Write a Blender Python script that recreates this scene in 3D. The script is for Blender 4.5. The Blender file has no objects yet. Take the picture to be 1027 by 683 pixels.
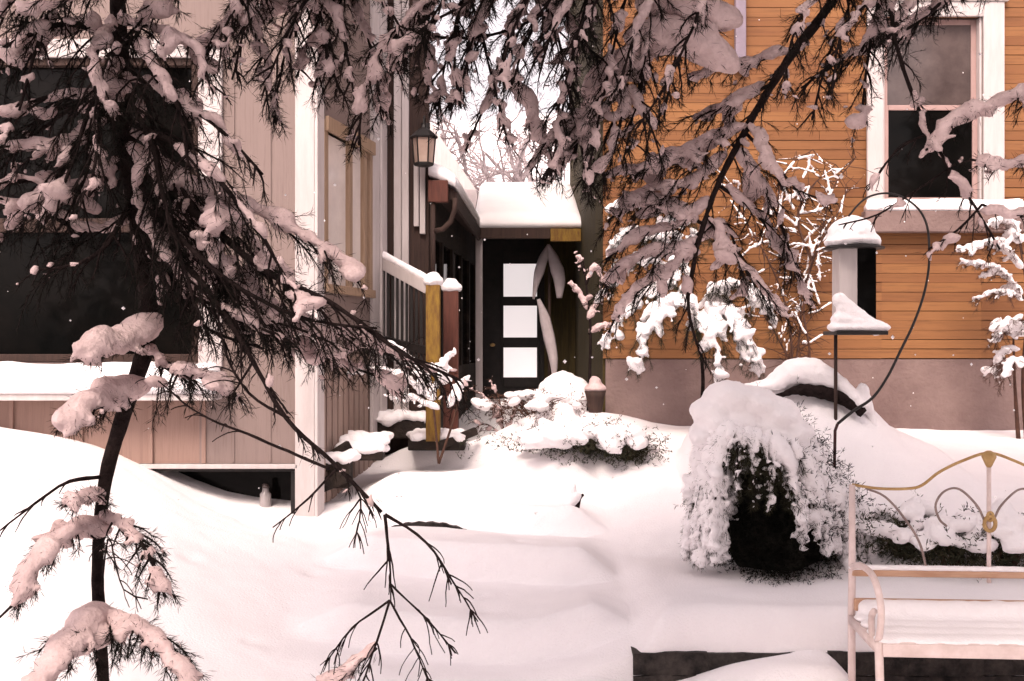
import bpy, bmesh, math, random
import numpy as np
from mathutils import Vector

C = bpy.context.scene
COL = C.collection
rng = np.random.default_rng(7)
R = math.radians
F = 1141.0
EYE = 1.6

def P(px, py, Y):
    """photo pixel + distance -> a point in the garden"""
    return np.array([(px - 513.5) / F * Y, Y, EYE - (py - 341.5) / F * Y])
def X_(px, Y): return (px - 513.5) / F * Y
def Z_(py, Y): return EYE - (py - 341.5) / F * Y

# ------------------------------------------------------------------ materials
def mat(name, col, rough=0.7, col2=None, scale=6.0, bump=0.0, bscale=40.0, stretch=(1, 1, 1), spec=0.3, metal=0.0, detail=6, sheen=None):
    m = bpy.data.materials.new(name); m.use_nodes = True
    nt = m.node_tree; N = nt.nodes; L = nt.links
    b = N['Principled BSDF']
    b.inputs['Roughness'].default_value = rough
    b.inputs['Specular IOR Level'].default_value = spec
    b.inputs['Metallic'].default_value = metal
    b.inputs['Base Color'].default_value = (*col, 1)
    tc = N.new('ShaderNodeTexCoord'); mp = N.new('ShaderNodeMapping')
    mp.inputs['Scale'].default_value = stretch
    L.new(tc.outputs['Object'], mp.inputs['Vector'])
    if col2 is not None:
        n = N.new('ShaderNodeTexNoise'); n.inputs['Scale'].default_value = scale; n.inputs['Detail'].default_value = detail
        n.inputs['Roughness'].default_value = 0.65
        L.new(mp.outputs[0], n.inputs['Vector'])
        r = N.new('ShaderNodeValToRGB')
        r.color_ramp.elements[0].position = 0.33; r.color_ramp.elements[1].position = 0.67
        r.color_ramp.elements[0].color = (*col, 1); r.color_ramp.elements[1].color = (*col2, 1)
        L.new(n.outputs['Fac'], r.inputs['Fac']); L.new(r.outputs['Color'], b.inputs['Base Color'])
    if bump > 0:
        n2 = N.new('ShaderNodeTexNoise'); n2.inputs['Scale'].default_value = bscale; n2.inputs['Detail'].default_value = 5
        L.new(mp.outputs[0], n2.inputs['Vector'])
        bp = N.new('ShaderNodeBump'); bp.inputs['Strength'].default_value = bump; bp.inputs['Distance'].default_value = 0.02
        L.new(n2.outputs['Fac'], bp.inputs['Height']); L.new(bp.outputs[0], b.inputs['Normal'])
    return m

def board_mat(name, c1, c2, c3, pitch, axis='Z', off=0.0, rough=0.65, island=False):
    """painted or stained boards: every board its own tone, grain along the board"""
    m = bpy.data.materials.new(name); m.use_nodes = True
    nt = m.node_tree; N = nt.nodes; L = nt.links; b = N['Principled BSDF']
    b.inputs['Roughness'].default_value = rough; b.inputs['Specular IOR Level'].default_value = 0.25
    tc = N.new('ShaderNodeTexCoord'); g = N.new('ShaderNodeNewGeometry')
    sp = N.new('ShaderNodeSeparateXYZ'); L.new(g.outputs['Position'], sp.inputs[0])
    d = N.new('ShaderNodeMath'); d.operation = 'MULTIPLY_ADD'; d.inputs[1].default_value = 1 / pitch; d.inputs[2].default_value = -off / pitch
    L.new(sp.outputs[axis], d.inputs[0])
    fl = N.new('ShaderNodeMath'); fl.operation = 'FLOOR'; L.new(d.outputs[0], fl.inputs[0])
    wn = N.new('ShaderNodeTexWhiteNoise'); wn.noise_dimensions = '1D'; L.new(fl.outputs[0], wn.inputs['W'])
    mp = N.new('ShaderNodeMapping'); mp.inputs['Scale'].default_value = (1.2, 1.2, 26) if axis == 'Z' else (26, 26, 1.2)
    L.new(g.outputs['Position'], mp.inputs['Vector'])
    n = N.new('ShaderNodeTexNoise'); n.inputs['Scale'].default_value = 2.2; n.inputs['Detail'].default_value = 8; n.inputs['Roughness'].default_value = .7
    L.new(mp.outputs[0], n.inputs['Vector'])
    n3 = N.new('ShaderNodeTexNoise'); n3.inputs['Scale'].default_value = 1.4; n3.inputs['Detail'].default_value = 5
    L.new(g.outputs['Position'], n3.inputs['Vector'])
    mx = N.new('ShaderNodeMix'); mx.data_type = 'RGBA'; mx.inputs['A'].default_value = (*c1, 1); mx.inputs['B'].default_value = (*c2, 1)
    a = N.new('ShaderNodeMath'); a.operation = 'MULTIPLY_ADD'; a.inputs[1].default_value = 0.40; L.new(g.outputs['Random Per Island'] if island else wn.outputs['Value'], a.inputs[0])
    s = N.new('ShaderNodeMath'); s.operation = 'MULTIPLY'; s.inputs[1].default_value = 0.85; L.new(n3.outputs['Fac'], s.inputs[0]); L.new(s.outputs[0], a.inputs[2])
    L.new(a.outputs[0], mx.inputs['Factor'])
    mx2 = N.new('ShaderNodeMix'); mx2.data_type = 'RGBA'; mx2.inputs['B'].default_value = (*c3, 1)
    rr = N.new('ShaderNodeValToRGB'); rr.color_ramp.elements[0].position = .5; rr.color_ramp.elements[1].position = .75
    rr.color_ramp.elements[1].color = (.7, .7, .7, 1)
    L.new(n.outputs['Fac'], rr.inputs['Fac']); L.new(rr.outputs[0], mx2.inputs['Factor'])
    L.new(mx.outputs['Result'], mx2.inputs['A']); L.new(mx2.outputs['Result'], b.inputs['Base Color'])
    bp = N.new('ShaderNodeBump'); bp.inputs['Strength'].default_value = .05 if island else .25; bp.inputs['Distance'].default_value = .01
    L.new(n.outputs['Fac'], bp.inputs['Height']); L.new(bp.outputs[0], b.inputs['Normal'])
    return m

SHADE_SPRUCES = [(-5.2, -2.0, 8, 2.0, 'unseen spruce added for shade, farthest left of those behind the viewpoint'), (-2.2, -3.0, 9, 2.2, 'tallest unseen spruce added for shade behind the viewpoint'), (1.2, -2.8, 8.5, 2.2, 'unseen spruce added for shade directly behind the viewpoint'), (4.4, -2.4, 8, 2.1, 'unseen spruce added for shade behind the viewpoint on the bench side'), (7.2, -.4, 7.5, 1.9, 'unseen spruce added for shade, standing off beyond the bench end')]  # unseen trees, added to keep sky and sun off the foreground boughs
M = {}
M['snow'] = mat('snow', (.90, .865, .875), .75, (.86, .825, .84), 3.0, .28, 95, spec=.15)
M['clump'] = mat('shaded_clump_snow', (.68, .53, .52), .85, (.48, .36, .355), 14, .5, 70, spec=.1)  # shade on the boughs put into the colour, darker and pinker than ground snow
M['bark'] = mat('dark_bark', (.009, .006, .006), .95, (.026, .018, .017), 30, .8, 60, spec=.05)
M['needle'] = mat('needle', (.005, .0058, .005), .9, (.014, .0125, .010), 9, spec=.04)
M['olive_needle'] = mat('olive_needle', (.016, .02, .012), .8, (.05, .045, .025), 9, spec=.15)
M['dry'] = mat('dry_stem', (.10, .05, .035), .85, (.05, .028, .022), 15, spec=.15)
M['white'] = mat('white_paint', (.56, .505, .495), .55, (.46, .41, .40), 4, .05, 30, stretch=(4, 4, .6))
M['beige'] = board_mat('beige_siding', (.245, .185, .17), (.205, .155, .14), (.145, .105, .095), .36, 'X', -2.03)
M['panel'] = board_mat('panel_board', (.31, .205, .17), (.26, .17, .14), (.18, .115, .095), .355, 'X', -2.03)
M['slat'] = board_mat('slat_board', (.34, .25, .21), (.28, .2, .17), (.15, .105, .09), .11, 'Y', 7.5)
M['clap'] = board_mat('orange_clapboard', (.13, .046, .021), (.29, .135, .052), (.085, .034, .017), .075, 'Z', 1.455, island=True)
M['olive'] = mat('olive_board', (.028, .020, .008), .75, (.07, .05, .014), 5, .3, 30, stretch=(6, 6, .5))
M['concrete'] = mat('foundation_plaster', (.145, .095, .088), .9, (.24, .17, .155), 1.6, .5, 30)
M['brown'] = mat('brown_board', (.055, .03, .023), .75, (.03, .018, .015), 6, .3, 30, stretch=(8, 8, .6))
M['redbrown'] = mat('redbrown_wood', (.13, .045, .032), .7, (.08, .03, .022), 7, .3, 30, stretch=(8, 8, .7))
M['mustard'] = mat('mustard_wood', (.26, .155, .025), .7, (.13, .06, .018), 9, .35, 30, stretch=(5, 5, 1.2))
M['tan'] = mat('tan_wood', (.33, .23, .16), .6, (.26, .175, .115), 6, .15, 30, stretch=(8, 8, .7))
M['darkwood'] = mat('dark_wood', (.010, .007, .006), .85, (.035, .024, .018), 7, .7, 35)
M['glass'] = mat('window_glass', (.0022, .0024, .0024), .04, (.006, .005, .0045), 2, .06, 2.2, spec=.07)
M['dimglass'] = mat('dim_glass', (.05, .036, .034), .1, (.10, .075, .07), 3, spec=.5)
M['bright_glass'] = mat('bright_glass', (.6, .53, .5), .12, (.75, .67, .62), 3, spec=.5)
M['black'] = mat('black_metal', (.010, .009, .009), .5, (.02, .016, .015), 12, spec=.3)
M['red_metal'] = mat('oxide_metal', (.06, .012, .012), .6, (.02, .012, .012), 8)
M['brass'] = mat('worn_brass', (.50, .33, .14), .5, (.34, .2, .07), 22, .3, 60, spec=.4)
M['bench'] = mat('bench_paint', (.74, .62, .60), .6, (.60, .48, .45), 11, .2, 40)
M['bench_orange'] = mat('bench_rail_wood', (.56, .36, .25), .6, (.42, .24, .15), 8, .1, 30, stretch=(.6, 6, 6))
M['stone'] = mat('wet_stone', (.006, .005, .005), .85, (.055, .045, .04), 14, 1.0, 30)
M['scroll'] = mat('aged_iron', (.30, .23, .21), .6, (.18, .13, .12), 20)
M['lilac'] = mat('lilac_pipe', (.26, .21, .26), .5, (.2, .165, .2), 5)
M['roofing'] = mat('roofing', (.07, .05, .045), .8, (.10, .075, .065), 9)
M['fabric'] = mat('umbrella_cloth', (.55, .47, .49), .9, (.66, .58, .6), 8, .2, 40)
M['frost'] = mat('frosted_bark', (.16, .125, .125), .9, (.4, .34, .35), 9)
m = bpy.data.materials.new('lit_pane'); m.use_nodes = True
b = m.node_tree.nodes['Principled BSDF']; b.inputs['Base Color'].default_value = (.8, .76, .76, 1); b.inputs['Roughness'].default_value = .2
b.inputs['Emission Color'].default_value = (1, .9, .9, 1); b.inputs['Emission Strength'].default_value = .30
M['lit'] = m

# ------------------------------------------------------------------ mesh helpers
class MB:
    def __init__(s): s.ch = []; s.n = 0
    def add(s, v, f):
        v = np.asarray(v, dtype=np.float64).reshape(-1, 3); f = np.asarray(f, dtype=np.int64)
        s.ch.append((v, f + s.n)); s.n += len(v)
    def box(s, x0, x1, y0, y1, z0, z1):
        v = [(x, y, z) for z in (z0, z1) for x, y in ((x0, y0), (x1, y0), (x1, y1), (x0, y1))]
        s.add(v, BOXF); return s
    def obox(s, a, b_, z0, z1, t0, t1):
        """box along a->b in plan, from t0 to t1 along the right-hand normal"""
        a = np.array(a, float); b_ = np.array(b_, float); d = (b_ - a) / np.linalg.norm(b_ - a); n = np.array([d[1], -d[0]])
        q = [a + n * t0, b_ + n * t0, b_ + n * t1, a + n * t1]
        s.add([(p[0], p[1], z) for z in (z0, z1) for p in q], BOXF[:, ::-1]); return s
    def hexa(s, bottom, top):
        s.add(list(bottom) + list(top), BOXF); return s
    def bar(s, a, b_, w, h):
        a = np.array(a, float); b_ = np.array(b_, float); d = (b_ - a) / np.linalg.norm(b_ - a)
        up = np.array([0, 0, 1.]) if abs(d[2]) < .95 else np.array([0, 1., 0])
        sx = np.cross(d, up); sx /= np.linalg.norm(sx); u = np.cross(sx, d)
        def ring(c): return [c - sx * w / 2 - u * h / 2, c + sx * w / 2 - u * h / 2, c + sx * w / 2 + u * h / 2, c - sx * w / 2 + u * h / 2]
        s.add(ring(a) + ring(b_), BOXF); return s
    def tube(s, pts, rad, n=6, caps=True):
        pts = np.asarray(pts, float); k = len(pts); rad = np.broadcast_to(np.asarray(rad, float), (k,))
        t = np.gradient(pts, axis=0); t /= np.linalg.norm(t, axis=1)[:, None] + 1e-12
        ref = np.array([0.31, 0.17, 0.93]) if abs(t.mean(0)[2]) < .8 else np.array([.93, .31, .17])
        a = np.cross(t, ref); a /= np.linalg.norm(a, axis=1)[:, None] + 1e-12; b_ = np.cross(t, a)
        th = np.arange(n) * 2 * math.pi / n
        v = pts[:, None, :] + rad[:, None, None] * (np.cos(th)[None, :, None] * a[:, None, :] + np.sin(th)[None, :, None] * b_[:, None, :])
        i = np.arange(k - 1)[:, None] * n; j = np.arange(n)[None, :]; j2 = (j + 1) % n
        f = np.stack([i + j, i + j2, i + n + j2, i + n + j], -1).reshape(-1, 4)
        base = s.n; s.add(v.reshape(-1, 3), f)
        if caps:
            s.ch.append((np.zeros((0, 3)), np.array([list(base + np.arange(n))[::-1]]))); s.ch.append((np.zeros((0, 3)), np.array([list(base + (k - 1) * n + np.arange(n))])))
        return s
    def lathe(s, c, prof, n=20):
        c = np.array(c, float); th = np.arange(n) * 2 * math.pi / n
        v = [(c[0] + r * math.cos(a), c[1] + r * math.sin(a), c[2] + z) for r, z in prof for a in th]
        k = len(prof); i = np.arange(k - 1)[:, None] * n; j = np.arange(n)[None, :]; j2 = (j + 1) % n
        base = s.n
        s.add(v, np.stack([i + j, i + j2, i + n + j2, i + n + j], -1).reshape(-1, 4))
        s.ch.append((np.zeros((0, 3)), np.array([list(base + np.arange(n))[::-1]]))); s.ch.append((np.zeros((0, 3)), np.array([list(base + (k - 1) * n + np.arange(n))])))
        return s
    def build(s, name, m, parent=None, smooth=False, bevel=0.0):
        me = bpy.data.meshes.new(name)
        V = np.concatenate([c[0] for c in s.ch]); off = np.array(root_loc(parent)); V = V - off
        lens = np.concatenate([np.full(len(c[1]), c[1].shape[1]) for c in s.ch]); loops = np.concatenate([c[1].ravel() for c in s.ch])
        me.vertices.add(len(V)); me.vertices.foreach_set('co', V.ravel())
        me.loops.add(len(loops)); me.loops.foreach_set('vertex_index', loops.astype(np.int32))
        me.polygons.add(len(lens)); st = np.concatenate([[0], np.cumsum(lens)[:-1]])
        me.polygons.foreach_set('loop_start', st.astype(np.int32))
        me.update(calc_edges=True); me.validate()
        me.polygons.foreach_set('use_smooth', np.full(len(me.polygons), bool(smooth)))
        me.materials.append(m)
        o = bpy.data.objects.new(name, me); COL.objects.link(o)
        if parent is not None: o.parent = parent
        if bevel > 0:
            md = o.modifiers.new('bevel', 'BEVEL'); md.width = bevel; md.segments = 2; md.limit_method = 'ANGLE'
        return o
BOXF = np.array([(0, 3, 2, 1), (4, 5, 6, 7), (0, 1, 5, 4), (1, 2, 6, 5), (2, 3, 7, 6), (3, 0, 4, 7)])
def root_loc(p):
    if p is None: return (0, 0, 0)
    while p.parent is not None: p = p.parent
    return tuple(p.location)
def thing(name, label, cat, loc, group=None):
    o = bpy.data.objects.new(name, None); COL.objects.link(o); o.location = loc; o.empty_display_size = .2
    o['label'] = label; o['category'] = cat
    if group: o['group'] = group
    return o
def struct(o, kind='structure'): o['kind'] = kind; return o

def smooth_path(pts, ds=.03):
    p = np.asarray(pts, float)
    if len(p) > 2:
        q = np.vstack([2 * p[0] - p[1], p, 2 * p[-1] - p[-2]]); out = []
        for i in range(1, len(q) - 2):
            k = max(2, int(np.linalg.norm(q[i + 1] - q[i]) / ds)); t = np.linspace(0, 1, k, endpoint=False)[:, None]
            a, b_, c, d = q[i - 1], q[i], q[i + 1], q[i + 2]
            out.append(.5 * (2 * b_ + (c - a) * t + (2 * a - 5 * b_ + 4 * c - d) * t ** 2 + (3 * b_ - a - 3 * c + d) * t ** 3))
        return np.vstack(out + [p[-1:]])
    k = max(3, int(np.linalg.norm(p[1] - p[0]) / ds)); t = np.linspace(0, 1, k)[:, None]
    return p[0] * (1 - t) + p[1] * t

# icosphere template for snow lumps
_bm = bmesh.new(); bmesh.ops.create_icosphere(_bm, subdivisions=2, radius=1)
_bm.verts.ensure_lookup_table()
ICO_V = np.array([v.co[:] for v in _bm.verts]); ICO_F = np.array([[v.index for v in f.verts] for f in _bm.faces]); _bm.free()
TEX = bpy.data.textures.new('lump_noise', 'CLOUDS'); TEX.noise_scale = .09; TEX.noise_depth = 3
TEXF = bpy.data.textures.new('fine_noise', 'CLOUDS'); TEXF.noise_scale = .02; TEXF.noise_depth = 2

def snow_lumps(name, blobs, parent, m, voxel=.011, disp=.022, fine=.0, sm=4, tex=None):
    """blobs: (centre, axis, ra, rb, rc) melted together into one skin of snow"""
    if not blobs: return None
    mb = MB()
    for c, ax, ra, rb, rc in blobs:
        ax = np.array(ax, float); ax /= np.linalg.norm(ax) + 1e-9
        up = np.array([0, 0, 1.]); sx = np.cross(ax, up); l = np.linalg.norm(sx)
        sx = sx / l if l > .1 else np.array([1., 0, 0]); u = np.cross(sx, ax)
        v = ICO_V * (1 + rng.normal(0, .05, (len(ICO_V), 1)))
        mb.add(np.array(c) + v[:, :1] * ra * ax + v[:, 1:2] * rb * sx + v[:, 2:] * rc * u, ICO_F)
    o = mb.build(name, m, parent)
    r = o.modifiers.new('r', 'REMESH'); r.mode = 'VOXEL'; r.voxel_size = voxel; r.use_smooth_shade = True
    s = o.modifiers.new('s', 'SMOOTH'); s.factor = .5; s.iterations = sm
    d = o.modifiers.new('d', 'DISPLACE'); d.texture = tex or TEX; d.strength = disp; d.mid_level = .5; d.texture_coords = 'LOCAL'
    if fine:
        d = o.modifiers.new('d2', 'DISPLACE'); d.texture = TEXF; d.strength = fine; d.mid_level = .5; d.texture_coords = 'LOCAL'
    dg = bpy.context.evaluated_depsgraph_get(); dg.update()
    me = bpy.data.meshes.new_from_object(o.evaluated_get(dg)); o.modifiers.clear()
    old = o.data; o.data = me; bpy.data.meshes.remove(old)
    me.name = name
    me.polygons.foreach_set('use_smooth', np.ones(len(me.polygons), bool))
    if not me.materials: me.materials.append(m)
    return o

def needles(mb, base, dirs, length, width):
    """thin leaf blades, one narrow triangle pair each"""
    n = len(base)
    if n == 0: return
    d = dirs / (np.linalg.norm(dirs, axis=1)[:, None] + 1e-9)
    sd = np.cross(d, rng.normal(0, 1, (n, 3))); sd /= np.linalg.norm(sd, axis=1)[:, None] + 1e-9
    L = (length * rng.uniform(.35, 1.2, n))[:, None]; w = width / 2
    v = np.stack([base - sd * w * .5, base + d * L * .5 + sd * w, base + d * L, base + d * L * .5 - sd * w], 1).reshape(-1, 3)
    mb.add(v, np.arange(n * 4).reshape(n, 4))

def unit(v): v = np.asarray(v, float); return v / (np.linalg.norm(v) + 1e-12)

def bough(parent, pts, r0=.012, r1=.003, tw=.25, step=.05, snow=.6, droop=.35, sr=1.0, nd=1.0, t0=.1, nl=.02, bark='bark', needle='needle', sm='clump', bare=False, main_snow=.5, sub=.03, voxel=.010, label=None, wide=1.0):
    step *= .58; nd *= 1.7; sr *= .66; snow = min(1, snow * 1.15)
    pts = np.array(pts); path = smooth_path(pts, .025); k = len(path)
    seg = np.linalg.norm(np.diff(path, axis=0), axis=1); arc = np.concatenate([[0], np.cumsum(seg)]); tot = arc[-1]
    path = path + np.cumsum(rng.normal(0, .0012, path.shape), 0) * np.minimum(1, np.linspace(0, 6, k))[:, None] * .6
    wood = MB(); nb = MB(); blobs = []
    wood.tube(path, np.linspace(r0, r1, k) * (1 + rng.normal(0, .08, k)), 7)
    B, D = [], []
    def at(s):
        i = min(k - 2, np.searchsorted(arc, s)); return path[i], unit(path[min(k - 1, i + 2)] - path[max(0, i - 2)])
    def needle_run(p, q, dens):
        d = q - p; L = np.linalg.norm(d); n = int(L * 330 * dens * nd)
        if n < 1: return
        t = rng.uniform(0, 1, n)[:, None]; base = p + d * t
        dd = unit(d) * .8 + rng.normal(0, .42, (n, 3)); B.append(base); D.append(dd)
    def lump(c, ax, s, big=1.0):
        s = s * sr * rng.uniform(.7, 1.35) * big
        blobs.append((c + np.array([0, 0, s * .22]) + rng.normal(0, .006, 3), ax + rng.normal(0, .15, 3), s * 1.35, s * rng.uniform(.6, .95), s * .58))
        if not bare:
            m_ = int(9 * nd); e_ = rng.normal(0, 1, (m_, 3)); e_ /= np.linalg.norm(e_, axis=1)[:, None]
            B.append(c + e_ * np.array([s * 1.0, s * .85, s * .6]) * .95 + np.array([0, 0, s * .15])); D.append(e_ * .5 + unit(ax) * .7 + rng.normal(0, .3, (m_, 3)))
    s = t0 * tot; side = 1
    while s < tot:
        p, d = at(s); t = s / tot
        side = -side
        if abs(d[2]) < .8: lat = unit(np.cross(d, (0, 0, 1)))
        else:
            a = rng.uniform(0, 2 * math.pi); lat = np.array([math.cos(a), math.sin(a) * .8, 0])
        v = unit(d * .75 + lat * side * rng.uniform(.4, 1.0) + np.array([0, 0, rng.uniform(-.25, .3)]))
        L = tw * (1 - .62 * t) * rng.uniform(.5, 1.25)
        n = 7; q = [p]; vv = v.copy()
        for i in range(n):
            vv = unit(vv + np.array([0, 0, -droop * .28]) + rng.normal(0, .09, 3)); q.append(q[-1] + vv * L / n)
        q = np.array(q); wood.tube(q, np.linspace(min(.0036, r0 * .5), .0011, n + 1), 4, False)
        if not bare:
            for i in range(2, n): needle_run(q[i], q[i + 1], .8)
        # finer side twigs
        m = int(L / sub); 
        for j in range(m):
            f = rng.uniform(.2, 1.0); i = min(n - 1, int(f * n)); b0 = q[i] + (q[i + 1] - q[i]) * (f * n - i)
            dd = unit(unit(q[i + 1] - q[i]) * .8 + rng.normal(0, .5, 3) + np.array([0, 0, -droop * .4])); l2 = L * rng.uniform(.15, .42)
            b1 = b0 + dd * l2 * .5; b2 = b1 + unit(dd + np.array([0, 0, -droop * .5])) * l2 * .5
            wood.tube([b0, b1, b2], [.0015, .0012, .0007], 3, False)
            if not bare: needle_run(b0, b1, 1.0); needle_run(b1, b2, 1.1)
        if rng.uniform() < snow:
            f0 = rng.uniform(0, .3); f1 = rng.uniform(.5, .95); cnt = max(2, int(L * (f1 - f0) / .03))
            for f in np.linspace(f0, f1, cnt):
                i = min(n - 1, int(f * n)); c = q[i] + (q[i + 1] - q[i]) * (f * n - i)
                lump(c, q[i + 1] - q[i], .030 * math.sin(math.pi * (.15 + .8 * (f - f0) / (f1 - f0 + .01))) + .008)
        s += step * rng.uniform(.6, 1.4)
    # snow lying along the bough itself
    s = t0 * tot * .5
    run = rng.uniform() < main_snow
    while s < tot * .97:
        if rng.uniform() < .08: run = rng.uniform() < main_snow
        p, d = at(s)
        if run and abs(d[2]) < .93: lump(p, d, .034 * (1 - .4 * s / tot) * wide)
        s += .028
    o = wood.build('bough', M[bark], parent, smooth=True)
    if label: o['label'] = label
    if B:
        needles(nb, np.vstack(B), np.vstack(D), nl * 1.45, .0014); nb.build('needles', M[needle], o)
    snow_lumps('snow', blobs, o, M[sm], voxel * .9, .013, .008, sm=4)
    return o

# ------------------------------------------------------------------ ground
ctrl = [(0, 440, 6.6), (60, 443, 6.7), (110, 463, 6.9), (150, 475, 7.15), (190, 500, 7.3), (230, 512, 7.45), (300, 516, 7.5), (-150, 440, 6.6),
        (0, 683, 4.6), (200, 683, 5.0), (350, 683, 5.2), (500, 683, 5.35), (100, 560, 5.6), (250, 580, 6.0), (350, 560, 6.5), (-150, 560, 5.4),
        (500, 630, 5.8), (480, 545, 6.8), (560, 545, 6.8), (450, 512, 7.5), (560, 510, 7.6), (400, 490, 8.2), (480, 480, 8.4), (450, 455, 9.4), (500, 446, 9.8),
        (350, 476, 8.3), (430, 440, 9.9), (520, 418, 11.2), (600, 408, 11.5), (520, 436, 9.8), (600, 505, 7.5), (560, 478, 7.9), (590, 416, 8.6), (545, 423, 8.8), (640, 418, 8.5), (590, 450, 8.1), (640, 455, 8.0), (680, 430, 8.9),
        (640, 470, 7.8), (660, 430, 8.6), (760, 425, 8.9), (838, 468, 7.0), (880, 440, 8.0), (900, 430, 8.9), (1022, 433, 9), (1150, 433, 9),
        (940, 470, 7.0), (1022, 495, 6.5), (900, 522, 6.3), (1000, 556, 5.85), (1100, 540, 6.0), (780, 579, 6.0), (690, 579, 6.0), (880, 579, 5.7), (1050, 590, 5.45), (700, 592, 5.5), (900, 597, 5.4)]
cp = np.array([P(*c) for c in ctrl])
extra = np.array([(-3.2, 9, .9), (-3, 3, .05), (0, 3, 0), (3, 3, 0), (0, 0, 0), (-4, 0, 0), (4, 0, 0), (0, 14, .95), (-4, 13, .95), (5, 13, .95), (6, 6, .6), (-6, 6, 1.0), (-6, 3, .3), (6, 3, .1), (.2, 5.2, .03), (-.3, 4.5, .0)])
cp = np.vstack([cp, extra])
def _phi(r): return r * r * np.log(r + 1e-6)
_n = len(cp); _A = np.zeros((_n + 3, _n + 3)); _d = np.linalg.norm(cp[:, None, :2] - cp[None, :, :2], axis=2)
_A[:_n, :_n] = _phi(_d) + np.eye(_n) * .06; _A[:_n, _n] = 1; _A[:_n, _n + 1:] = cp[:, :2]; _A[_n:, :_n] = _A[:_n, _n:].T
_w = np.linalg.solve(_A, np.concatenate([cp[:, 2], np.zeros(3)]))
def sstep(a, b_, x): t = np.clip((x - a) / (b_ - a), 0, 1); return t * t * (3 - 2 * t)
def bumps(x, y, f, ph): return np.sin(x * f + ph + 1.3 * np.sin(y * f * .7 + ph)) * np.sin(y * f * 1.1 + 2 * ph + 1.1 * np.sin(x * f * .6))
PITS = [(rng.uniform(-2.4, .4), rng.uniform(4.8, 7.4), rng.uniform(.03, .09), rng.uniform(.012, .035)) for i in range(26)]
WALLY = 5.10; WALLX = .545
def tz(x, y):
    x = np.asarray(x, float); y = np.asarray(y, float); sh = x.shape; xf = x.ravel(); yf = y.ravel(); out = np.zeros_like(xf)
    xc = np.clip(xf, -6, 6); yc = np.clip(yf, 0, 14)
    for i in range(0, len(xf), 20000):
        a = np.stack([xc[i:i + 20000], yc[i:i + 20000]], 1); r = np.linalg.norm(a[:, None] - cp[None, :, :2], axis=2)
        out[i:i + 20000] = _phi(r) @ _w[:_n] + _w[_n] + a @ _w[_n + 1:]
    z = out
    # buried steps on the path
    pathm = sstep(-1.15, -.75, xf) * sstep(.62, .35, xf) * sstep(5.0, 5.4, yf) * sstep(9.6, 9.0, yf)
    st = ((yf + .12 * np.sin(xf * 2.0)) / .78) % 1.0
    z = z + pathm * (.19 * (sstep(.0, .08, st) - st))
    # long ridge of snow behind the middle shrub
    cpx = np.array([(685, 442), (705, 416), (733, 394), (780, 380), (803, 364), (825, 363), (850, 384), (885, 424), (930, 446)], float)
    rx = (cpx[:, 0] - 513.5) / F * 7.5; rz = EYE - (cpx[:, 1] - 341.5) / F * 7.5
    h = np.maximum(0, np.interp(xf, rx, rz, left=0, right=0) - np.maximum(z, .5)); h = np.where((xf < rx[0]) | (xf > rx[-1]), 0, h); dy = yf - 7.5
    z = z + h * np.where(dy < 0, np.exp(-(dy / .55) ** 2), np.exp(-(dy / .35) ** 2))
    z = z + .012 * bumps(xf, yf, 2.3, .4) + .006 * bumps(xf, yf, 6.1, 1.9) + .003 * bumps(xf, yf, 17., .7) + .0016 * bumps(xf, yf, 37., 1.7) * sstep(-.2, .6, np.sin(xf * 2.1 + yf * 1.7) + .3)
    for qx, qy, qr, qd in PITS: z = z - qd * np.exp(-(((xf - qx) ** 2 + (yf - qy) ** 2) / qr ** 2)) + qd * .35 * np.exp(-(((xf - qx) ** 2 + (yf - qy) ** 2) / (qr * 1.9) ** 2))
    # raised bed behind the low stone wall
    bedtop = np.maximum(z, .375 + .012 * bumps(xf, yf, 5, .2))
    inx = sstep(WALLX + .012, WALLX + .20, xf + .02 * bumps(xf, yf, 9, 1.)) ; lipy = WALLY + .03 + .012 * bumps(xf, yf * 0 + 5, 11, .6)
    lip = np.clip((yf - lipy) / .13, 0, 1); lip = np.sqrt(np.clip(1 - (1 - lip) ** 2, 0, 1))
    front = .02 + (.16 * sstep(.55, 1.35, xf) * sstep(1.62, 1.36, xf) + .03 * sstep(.5, .7, xf) * sstep(1.6, 1.4, xf)) * sstep(4.55, 4.9, yf) + .015 * bumps(xf, yf, 7, .8) + .006 * bumps(xf, yf, 9, .3)
    bed = np.where(yf < WALLY + .025, np.minimum(z, front), .17 + (bedtop - .17) * lip)
    w = np.where(yf < WALLY + .025, sstep(WALLX - .3, WALLX + .05, xf), inx * sstep(7.5, 6.0, yf))
    back = sstep(4.0, 4.5, yf)
    z = z * (1 - w * back) + bed * w * back
    return z.reshape(sh)
def tz1(x, y): return float(tz(np.array([x]), np.array([y]))[0])

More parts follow.
